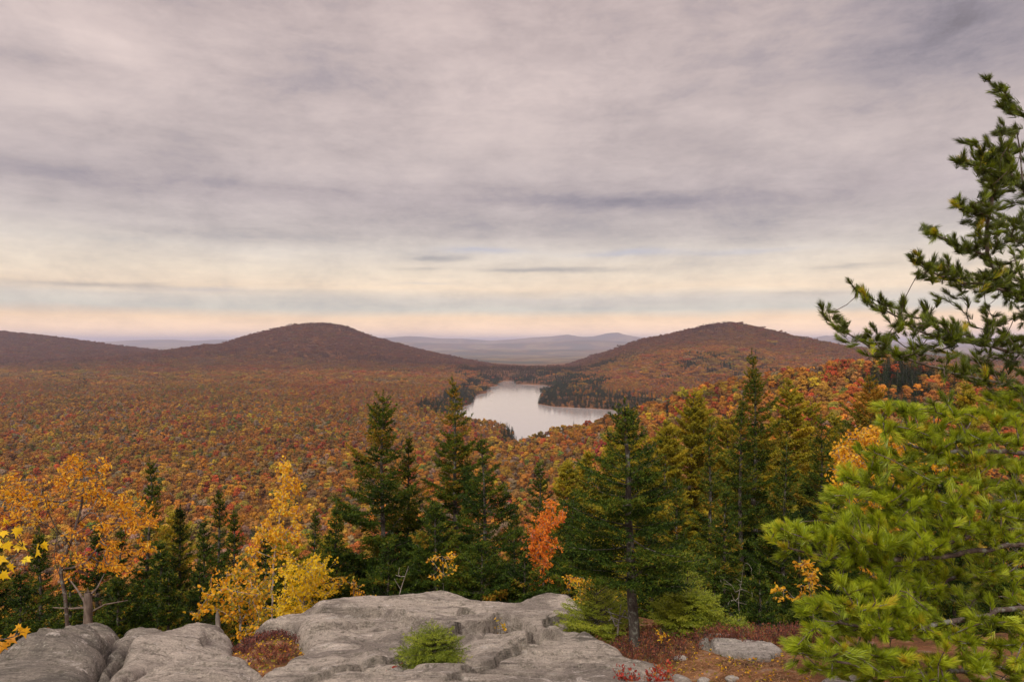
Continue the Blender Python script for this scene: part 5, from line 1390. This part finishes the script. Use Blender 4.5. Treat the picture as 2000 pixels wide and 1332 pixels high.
def big_pine():
    r = np.random.default_rng(55)
    base = pt(2062, 1330, 5.3); tr = [(2062, 1420, 5.3), (2062, 1200, 5.3), (2058, 900, 5.3), (2056, 600, 5.3), (2066, 300, 5.3), (2070, 150, 5.3)]
    S = Skel(r); S.limb([pt(*q) for q in tr])
    low = [  # lower boughs: bright foliage
        [(2058, 905, 5.2), (2000, 883, 5.0), (1940, 880, 4.8), (1880, 882, 4.6), (1820, 884, 4.5), (1780, 876, 4.4), (1750, 855, 4.3), (1725, 830, 4.3)],
        [(2060, 1000, 5.2), (1990, 975, 4.9), (1900, 985, 4.7), (1800, 990, 4.6), (1720, 960, 4.5), (1650, 930, 4.4)],
        [(2060, 1080, 5.2), (2000, 1062, 4.8), (1895, 1076, 4.5), (1797, 1093, 4.3), (1700, 1094, 4.1), (1615, 1090, 4.0), (1560, 1072, 3.95), (1505, 1055, 3.9)],
        [(2060, 1045, 5.2), (1965, 1027, 4.7), (1912, 1041, 4.5), (1846, 1065, 4.3), (1780, 1075, 4.2)],
        [(2060, 1200, 5.2), (2000, 1183, 4.7), (1947, 1195, 4.4), (1888, 1212, 4.2), (1825, 1216, 4.0), (1783, 1233, 3.9), (1700, 1225, 3.8), (1620, 1212, 3.75), (1565, 1196, 3.7)],
        [(2060, 1320, 5.0), (1980, 1300, 4.5), (1880, 1310, 4.2), (1780, 1318, 3.9), (1680, 1300, 3.7), (1600, 1285, 3.6), (1545, 1272, 3.6)],
        [(2060, 1130, 5.3), (1960, 1120, 5.0), (1860, 1130, 4.8), (1760, 1150, 4.6)]]
    upb = [  # upper boughs against the sky
        [(2058, 775, 5.2), (1975, 752, 5.1), (1900, 738, 5.0), (1830, 720, 4.9), (1760, 697, 4.8), (1700, 675, 4.75), (1650, 652, 4.7), (1612, 620, 4.7)],
        [(2056, 700, 5.3), (1996, 691, 5.3), (1895, 665, 5.2), (1846, 670, 5.1), (1790, 640, 5.0), (1735, 610, 5.0), (1703, 592, 5.0), (1672, 566, 5.0)],
        [(2056, 640, 5.3), (2000, 583, 5.3), (1965, 560, 5.2), (1924, 560, 5.2), (1875, 550, 5.1), (1819, 533, 5.0), (1788, 512, 5.0)],
        [(1965, 558, 5.2), (1940, 535, 5.2), (1924, 498, 5.2), (1920, 456, 5.2), (1931, 423, 5.1), (1943, 393, 5.1), (1950, 350, 5.1), (1935, 305, 5.1), (1905, 282, 5.1)],
        [(1924, 498, 5.2), (1880, 480, 5.1), (1845, 470, 5.1), (1818, 456, 5.1)], [(1931, 423, 5.1), (1895, 412, 5.1), (1872, 400, 5.1)],
        [(1950, 350, 5.1), (1920, 335, 5.05), (1884, 314, 5.0)], [(2064, 410, 5.3), (2000, 380, 5.2), (1965, 345, 5.2), (1958, 300, 5.2), (1954, 255, 5.2)], [(2068, 275, 5.3), (2030, 245, 5.2), (2000, 228, 5.2), (1967, 205, 5.2), (1945, 170, 5.2)],
        [(2000, 380, 5.2), (1990, 300, 5.3), (1985, 252, 5.3)], [(2058, 830, 5.4), (1990, 800, 5.5), (1940, 780, 5.6)], [(2056, 545, 5.3), (2000, 480, 5.4), (1960, 440, 5.5)]]
    back = []
    for k in range(26):   # boughs on the far side and to the right, out of the frame from here
        f = k/25; py0 = 1180-780*f; a = [.2, 1.1, -.7, .8, 1.2, -.9, .5][k % 7]+r.normal(0, .15); L = (1.4*(1-f)+.5)*r.uniform(.8, 1.15)
        b0 = pt(2058+8*f, py0, 5.3); dr = np.array([math.cos(a), math.sin(a), .25+.4*f])
        back.append([b0, b0+dr*L*.5, b0+dr*L+np.array([0, 0, -.06])])
    for L in low+upb: S.limb([pt(*q) for q in L])
    for L in back: S.limb(L)
    n_l = len(S.P)
    def along(L, n, spx, spy, dj, t0=.0, up=0):
        A = np.array(L, float); d = np.concatenate([[0], np.cumsum(np.hypot(*np.diff(A[:, :2], axis=0).T))]); q = d[-1]*(t0+(1-t0)*r.uniform(0, 1, n))
        px = np.interp(q, d, A[:, 0])+r.normal(0, spx, n)-8; py = np.interp(q, d, A[:, 1])-np.abs(r.normal(up, spy, n))*np.where(r.uniform(0, 1, n) < .8, 1, -.6); Y = np.interp(q, d, A[:, 2])+r.normal(0, dj, n)
        return [pt(a, b, c) for a, b, c in zip(px, py, Y)]
    T = []; kind = []
    def put(lst, k): T.extend(lst); kind.extend([k]*len(lst))
    spec = [(90, 8, 20, .20, .0), (120, 8, 24, .22, .0), (110, 8, 18, .18, .0), (85, 14, 16, .16, .05), (24, 6, 12, .08, .1), (20, 6, 10, .08, .1), (22, 6, 12, .08, .1), (46, 9, 16, .12, .1), (30, 6, 10, .08, .3), (16, 8, 10, .1, .2), (60, 20, 24, .2, 0), (40, 18, 24, .2, 0)]
    for L, (n, a, b, dj, t0) in zip(upb, spec): put(along(L, int(n*1.12), a*1.3, b*.85, dj, t0), 1)
    put([pt(a, b, 5.3+r.normal(0, .3)) for a, b in in_poly_samples(r, [(1830, 560), (2010, 500), (2010, 770), (1900, 735), (1740, 690), (1690, 620), (1760, 610)], 85)], 1)
    put([pt(a, b, 5.6+r.normal(0, .3)) for a, b in in_poly_samples(r, [(1880, 430), (1960, 380), (2010, 400), (2010, 600), (1940, 540), (1890, 520)], 36)], 1)
    polys = [([(1700, 800), (1750, 782), (1830, 775), (1900, 790), (1960, 800), (2020, 800), (2020, 870), (1900, 872), (1800, 868), (1745, 850)], 230, 4.5, .3),
             ([(1640, 905), (1690, 885), (1760, 868), (1860, 890), (2020, 890), (2020, 980), (1850, 985), (1700, 975), (1640, 930)], 330, 4.6, .3),
             ([(1605, 975), (1650, 945), (1760, 975), (1900, 985), (2020, 970), (2020, 1050), (1860, 1050), (1700, 1060), (1640, 1010), (1600, 1000)], 330, 4.5, .3),
             ([(1485, 1042), (1545, 1018), (1580, 1040), (1640, 1010), (1700, 1040), (1800, 1045), (1850, 1060), (1780, 1085), (1690, 1098), (1610, 1086), (1520, 1062)], 250, 4.05, .18),
             ([(1850, 1055), (2020, 1040), (2020, 1180), (1900, 1190), (1800, 1170), (1760, 1110)], 170, 4.9, .3),
             ([(1560, 1180), (1600, 1165), (1660, 1135), (1720, 1110), (1800, 1130), (1830, 1180), (1800, 1225), (1700, 1235), (1620, 1225), (1570, 1205)], 260, 4.1, .28),
             ([(1525, 1268), (1560, 1240), (1640, 1235), (1760, 1240), (1900, 1220), (2020, 1200), (2020, 1340), (1700, 1340), (1600, 1315), (1550, 1300)], 420, 4.0, .3)]
    for poly, n, Y0, dj in polys:
        q = in_poly_samples(r, poly, int(n*.70)); k = r.uniform(0, 1, len(q)) < .7; tl = (q[:, 0]-1700)*.10
        q[k, 1] = (np.round((q[:, 1]-tl)/44)*44+tl+r.normal(0, 6, len(q)))[k]
        put([pt(a, b, Y0+r.normal(0, dj)) for a, b in q], 0)
    for L in low: put(along(L, 26, 8, 14, .12, .4), 0)
    for k, L in enumerate(back):
        for _ in range(22):
            u = r.uniform(.3, 1.02); q = L[0]*(1-u)+L[2]*u+np.array([r.normal(0, .16), r.normal(0, .16), abs(r.normal(0, .07))])
            put([q], 0)
    nt0 = len(S.tips); S.grow(np.array(T), step=.07, pen=.22, wig=.006, maxn=12, sag=-.0)
    tips, D = S.dirs(); zrel = tips[:, 2]-H
    W = MB(); S.wood(W, .0026, .42, .075, 5)
    C = MB(); up = (tips[:, 2] > pt(0, 775, tips[:, 1].mean())[2])
    D = unit(D*np.array([1, 1, .8])+np.array([-.25, 0, .30]))
    tone = np.clip(np.where(up, .31, .64)+r.normal(0, .10, len(tips)), 0, .85)  # upper boughs darker: silhouetting against the sky put into the needle tone
    old = r.uniform(0, 1, len(tips)) < .03; tone[old] = .88
    pine_tufts(C, r, tips[~up], D[~up], tone[~up], .074, 125, .0024, .58); pine_tufts(C, r, tips[up], D[up], tone[up], .078, 85, .0027, .50)
    # second-year needles a little way back down each twig
    P = np.array(S.P); par = np.array(S.par); tp = np.array(S.tips); b = P[par[tp]]; q = r.uniform(0, 1, len(b)) < .55
    pine_tufts(C, r, b[q], D[q], np.clip(tone[q]-.06, 0, 1), .072, 40, .003, .8)
    b0 = pt(*tr[0])
    for m_ in (W, C): m_.v = [v-b0 for v in m_.v]
    print('pine tufts', len(tips))
    plant_tree('pine_tree', W, C, tuple(b0), 'big bright green pine with long needle tufts reaching in from the right edge', None, 'pine', tm=M_bark2, cm=M_pine)


big_pine()
# ------------------------------------------------------------------ dead wood, ground cover, islets
def rock_top(x, Y): return gz(x, Y)


M_stump = bark_mat('weathered_stump', (.07, .05, .04), (.24, .19, .155), 22, .3, .7)


def deadwood():
    r = np.random.default_rng(71)
    # broken stump with bare side branches, left
    b = pt(172, 1225, 10.0); M = MB()
    z1 = (1225-1156)*10/F
    zs = np.linspace(-.3, z1, 7); tube(M, [(0.004*math.sin(k*2), 0, z) for k, z in enumerate(zs)], [.072, .070, .066, .060, .058, .060, .045], 9)
    M.add([(.02, .0, z1), (-.03, .02, z1), (0, -.02, z1+.09)], [(0, 1, 2)])
    e = empty('tree_stump', tuple(b)); tag(e, 'broken grey tree stump with bare side branches behind the corner boulder', 'stump')
    t = obj('trunk', M.mesh('trunk', [M_stump], True), e)
    for pts_ in [[(175, 1196), (205, 1180), (250, 1172)], [(168, 1186), (140, 1188), (103, 1186)], [(178, 1160), (190, 1148), (204, 1120)], [(176, 1162), (185, 1165), (192, 1158)], [(166, 1175), (150, 1150), (128, 1120)]]:
        B = MB(); P = np.array([pt(*q, 10.0+.1*i) for i, q in enumerate(pts_)])-b; tube(B, P, np.linspace(.02, .006, len(P)), 5)
        obj('branch', B.mesh('branch', [M_stump], True), e)
    # little stump behind the stepped slab
    b = pt(427, 1222, 8.7); M = MB(); tube(M, [(0, 0, -.2), (-.01, 0, .08), (-.015, 0, .16)], [.035, .03, .022], 7); M.add([(-.035, 0, .15), (.005, .01, .15), (-.02, 0, .21)], [(0, 1, 2)])
    e = empty('wood_stub', tuple(b)); tag(e, 'pale splintered wood stub sticking up behind the stepped slab', 'stump')
    obj('trunk', M.mesh('trunk', [M_bark3], True), e)
    # grey lichened twigs by the near spruce
    S = Skel(r); g = gp(1206, 1232); b = np.array([g[0], g[1], gz(*g)-.1]); Yb = g[1]
    S.limb([pt(1206, 1240, Yb), pt(1208, 1215, Yb), pt(1212, 1190, Yb), pt(1213, 1180, Yb)]); S.limb([pt(1202, 1222, Yb), pt(1196, 1205, Yb), pt(1188, 1188, Yb)]); S.limb([pt(1207, 1216, Yb), pt(1215, 1205, Yb), pt(1221, 1192, Yb)])
    S.grow(np.array([pt(1205+r.normal(0, 14), 1205+r.normal(0, 12), Yb+r.normal(0, .1)) for _ in range(10)]), step=.05)
    M = MB(); S.wood(M, .004, .45, .014, 5); M.v = [v-b for v in M.v]
    o = obj('dead_branch', M.mesh('dead_branch', [M_bark3], True), loc=tuple(b)); tag(o, 'grey lichen-covered dead branches standing left of the near bare trunk', 'branch')
    # snag in the shade behind the ledge
    S = Skel(r); Yb = 11.2; b = pt(775, 1185, Yb); S.limb([pt(775, 1185, Yb), pt(782, 1150, Yb), pt(792, 1125, Yb), pt(798, 1105, Yb)]); S.limb([pt(782, 1150, Yb), pt(770, 1130, Yb)])
    S.grow(np.array([pt(785+r.normal(0, 14), 1125+r.normal(0, 20), Yb+r.normal(0, .1)) for _ in range(4)]), step=.06)
    M = MB(); S.wood(M, .004, .45, .016, 5); M.v = [v-b for v in M.v]
    o = obj('dead_branch', M.mesh('dead_branch', [M_bark3], True), loc=tuple(b)); tag(o, 'pale dead snag branch in the shade just behind the ledge', 'branch')
    # bare grey branches low in the shade right
    S = Skel(r); Yb = 12.0; b = pt(1450, 1230, Yb); S.limb([pt(1450, 1230, Yb), pt(1440, 1180, Yb), pt(1446, 1150, Yb), pt(1450, 1120, Yb)])
    S.grow(np.array([pt(1440+r.normal(0, 30), 1150+r.normal(0, 35), Yb+r.normal(0, .2)) for _ in range(26)]), step=.08)
    M = MB(); S.wood(M, .0025, .42, .012, 4); M.v = [v-b for v in M.v]
    o = obj('dead_branch', M.mesh('dead_branch', [M_bark3], True), loc=tuple(b)); tag(o, 'tangle of bare grey branches in the shade right of the bright young spruce', 'branch')


def ground_cover():
    r = np.random.default_rng(81)
    zone_r = gpoly([(1112, 1200), (1140, 1212), (1200, 1215), (1260, 1222), (1330, 1226), (1400, 1232), (1480, 1222), (1620, 1225), (1600, 1262), (1370, 1248), (1360, 1262), (1300, 1268), (1230, 1262), (1180, 1250), (1150, 1236), (1110, 1228)])
    zone_l = gpoly([(452, 1252), (480, 1228), (520, 1212), (560, 1205), (590, 1222), (590, 1240), (560, 1232), (520, 1238), (480, 1262)])
    spots = [(zone_r, 700, .10, (.5, .2)), (zone_l, 150, .055, (.24, .15)), (gpoly([(940, 1246), (975, 1232), (1040, 1252), (1060, 1264), (1000, 1270), (950, 1268)]), 70, .08, (.75, .2)),
             (gpoly([(1040, 1222), (1075, 1228), (1080, 1242), (1050, 1240)]), 30, .10, (.35, .15)), (gpoly([(405, 1274), (455, 1270), (462, 1282), (420, 1284)]), 26, .05, (.55, .1)),
             (gpoly([(470, 1262), (560, 1245), (590, 1262), (560, 1275), (500, 1290)]), 60, .035, (.6, .2)), (gpoly([(1390, 1236), (1480, 1246), (1500, 1252), (1400, 1244)]), 60, .10, (.62, .1)),
             (gpoly([(182, 1345), (205, 1290), (228, 1255), (234, 1258), (214, 1300), (200, 1345)]), 20, .03, (.6, .2))]
    W = MB(); C = MB(); C2 = []
    for poly, n, hh, tn in spots:
        q = in_poly_samples(r, poly, n)
        z = ground_z(q[:, 0], q[:, 1])
        onrock = np.zeros(n, bool)
        for (x, Y), zz in zip(q, z):
            k = r.integers(2, 5)
            for _ in range(k):
                a = r.uniform(0, 6.28); h_ = hh*r.uniform(.5, 1.3); t = np.array([x+math.cos(a)*h_*.6, Y+math.sin(a)*h_*.6, zz+h_]); s0 = np.array([x, Y, zz-.02])
                seg_tubes(W, s0[None], t[None], [.0018], [.001], 3)
                m_ = 9; u = r.uniform(.3, 1, m_)[:, None]; P = s0*(1-u)+t*u+r.normal(0, .008, (m_, 3))
                C2.append((P, np.repeat(unit(t-s0)[None], m_, 0), np.clip(r.normal(tn[0], tn[1])+r.normal(0, .12, m_), 0, 1)))
    P = np.concatenate([c[0] for c in C2]); D = np.concatenate([c[1] for c in C2]); t = np.concatenate([c[2] for c in C2])
    leaves(C, r, P, D, .020, t, .1, wide=.5)
    me = MB(); me.v = W.v+C.v; me.f3 = []; me.f4 = W.f4+[f+W.n for f in C.f4]; me.t4 = W.t4+C.t4; me.m4 = W.m4+[m_+1 for m_ in C.m4]; me.n = W.n+C.n
    o = obj('heath', me.mesh('heath', [M_bark, L_heath])); tag(o, 'low red-brown heath and dry sprigs on the soil pockets between the rocks', None, kind='stuff')
    # fallen leaves and needles
    L = MB()
    zones = [(gpoly([(1100, 1215), (1350, 1225), (1540, 1250), (1560, 1300), (1640, 1345), (1440, 1345), (1320, 1312), (1180, 1262)]), 900), (SOIL_LEFT, 420), (gpoly([(940, 1246), (1040, 1250), (1060, 1266), (950, 1268)]), 60)]
    for poly, n in zones:
        q = in_poly_samples(r, poly, n); z = ground_z(q[:, 0], q[:, 1])+.012
        leaves(L, r, np.column_stack([q, z]), np.column_stack([r.normal(size=n), r.normal(size=n), np.zeros(n)]), .028, np.clip(r.normal(.4, .3, n), 0, 1), 0.0, wide=.6)
    o = obj('leaf_litter', L.mesh('leaf_litter', [L_mixed])); tag(o, 'fallen yellow and brown leaves scattered on the soil', None, kind='stuff')
    N_ = MB()
    q = in_poly_samples(r, zones[0][0], 5000); z = ground_z(q[:, 0], q[:, 1])+.008; p0 = np.column_stack([q, z]); a = r.uniform(0, 6.28, 5000)
    p1 = p0+np.column_stack([np.cos(a)*.05, np.sin(a)*.05, r.normal(0, .006, 5000)]); w = np.column_stack([-np.sin(a), np.cos(a), 0*a])*.0022
    N_.add(np.stack([p0-w, p0+w, p1], 1).reshape(-1, 3), np.arange(15000).reshape(-1, 3), np.clip(r.normal(.6, .2, 5000), 0, 1))
    o = obj('needle_litter', N_.mesh('needle_litter', [leaf_palette('dry_needles', [(0, (.10, .05, .02)), (.5, (.30, .14, .05)), (1, (.42, .26, .12))], .0)])); tag(o, 'dry orange pine needles covering the bare soil', None, kind='stuff')
    # small loose stones on the soil
    for i, (px, py, s_, label) in enumerate([(1330, 1262, .05, 'small pale stone on the needles below the bright young spruce'), (1345, 1226, .035, 'white stone at the foot of the bright young spruce'), (1325, 1290, .09, 'flat pinkish stone half sunk in the trodden soil'),
                                          (1375, 1296, .05, 'small tan stone right of the pinkish flat stone'), (1290, 1275, .045, 'grey pebble left of the pinkish flat stone'), (1430, 1300, .045, 'lone pebble on the soil below the flat pale block'),
                                          (778, 1316, .07, 'small rounded pinkish stone left of the young spruce in the rock')]):
        g = gp(px, py); m_ = MB(); nu, nv = 14, 9; u = np.linspace(0, 2*np.pi, nu, endpoint=False); v = np.linspace(.05, np.pi-.05, nv); V_, U_ = np.meshgrid(v, u, indexing='ij')
        rr = s_*(1+.22*fbm(np.cos(U_)*np.sin(V_)*1.4+i*9, np.sin(U_)*np.sin(V_)*1.4+np.cos(V_), 3, 90+i)); X = rr*np.cos(U_)*np.sin(V_)*1.3; Y_ = rr*np.sin(U_)*np.sin(V_); Z = rr*np.cos(V_)*.5
        f = [(a*nu+b_, a*nu+(b_+1) % nu, (a+1)*nu+(b_+1) % nu, (a+1)*nu+b_) for a in range(nv-1) for b_ in range(nu)]
        m_.add(np.stack([X, Y_, Z], -1), f); m_.add(np.stack([X, Y_, Z], -1).reshape(-1, 3)[:nu].mean(0)[None].repeat(3, 0), [(0, 1, 2)])
        zz = float(ground_z(*g)) if i < 6 else gz(*g)-.01
        o = obj('stone', m_.mesh('stone', [M_rock_pale], True), loc=(g[0], g[1], zz+s_*.15), rz=i*1.3); tag(o, label, 'stone')


def islets():
    for i, (px, py, s_, label) in enumerate([(958, 767, 5.0, 'dark rocky islet close to the left shore of the pond'), (1015, 779, 2.6, 'small dark islet alone in the middle of the pond'), (960, 783, 2.0, 'tiny dark rock in the pond below the islet near the left shore')]):
        Y = H*F/(py-666); x = (px-1000)*Y/F; m_ = MB(); r = np.random.default_rng(i+5)
        for k in range(4 if i == 0 else 2):
            nu, nv = 10, 6; u = np.linspace(0, 2*np.pi, nu, endpoint=False); v = np.linspace(.05, np.pi*.55, nv); V_, U_ = np.meshgrid(v, u, indexing='ij'); rr = s_*(.6+.25*r.uniform())*(1+.2*fbm(U_, V_*2, 2, i+k))
            f = [(a*nu+b_, a*nu+(b_+1) % nu, (a+1)*nu+(b_+1) % nu, (a+1)*nu+b_) for a in range(nv-1) for b_ in range(nu)]
            m_.add(np.stack([rr*np.cos(U_)*np.sin(V_)+r.normal(0, s_*.35)*(k > 0), rr*np.sin(U_)*np.sin(V_), rr*np.cos(V_)*.45-.1], -1), f)
        o = obj('islet', m_.mesh('islet', [M_rock_dark], True), loc=(x, Y, 0)); tag(o, label, 'islet')


deadwood(); ground_cover(); islets()
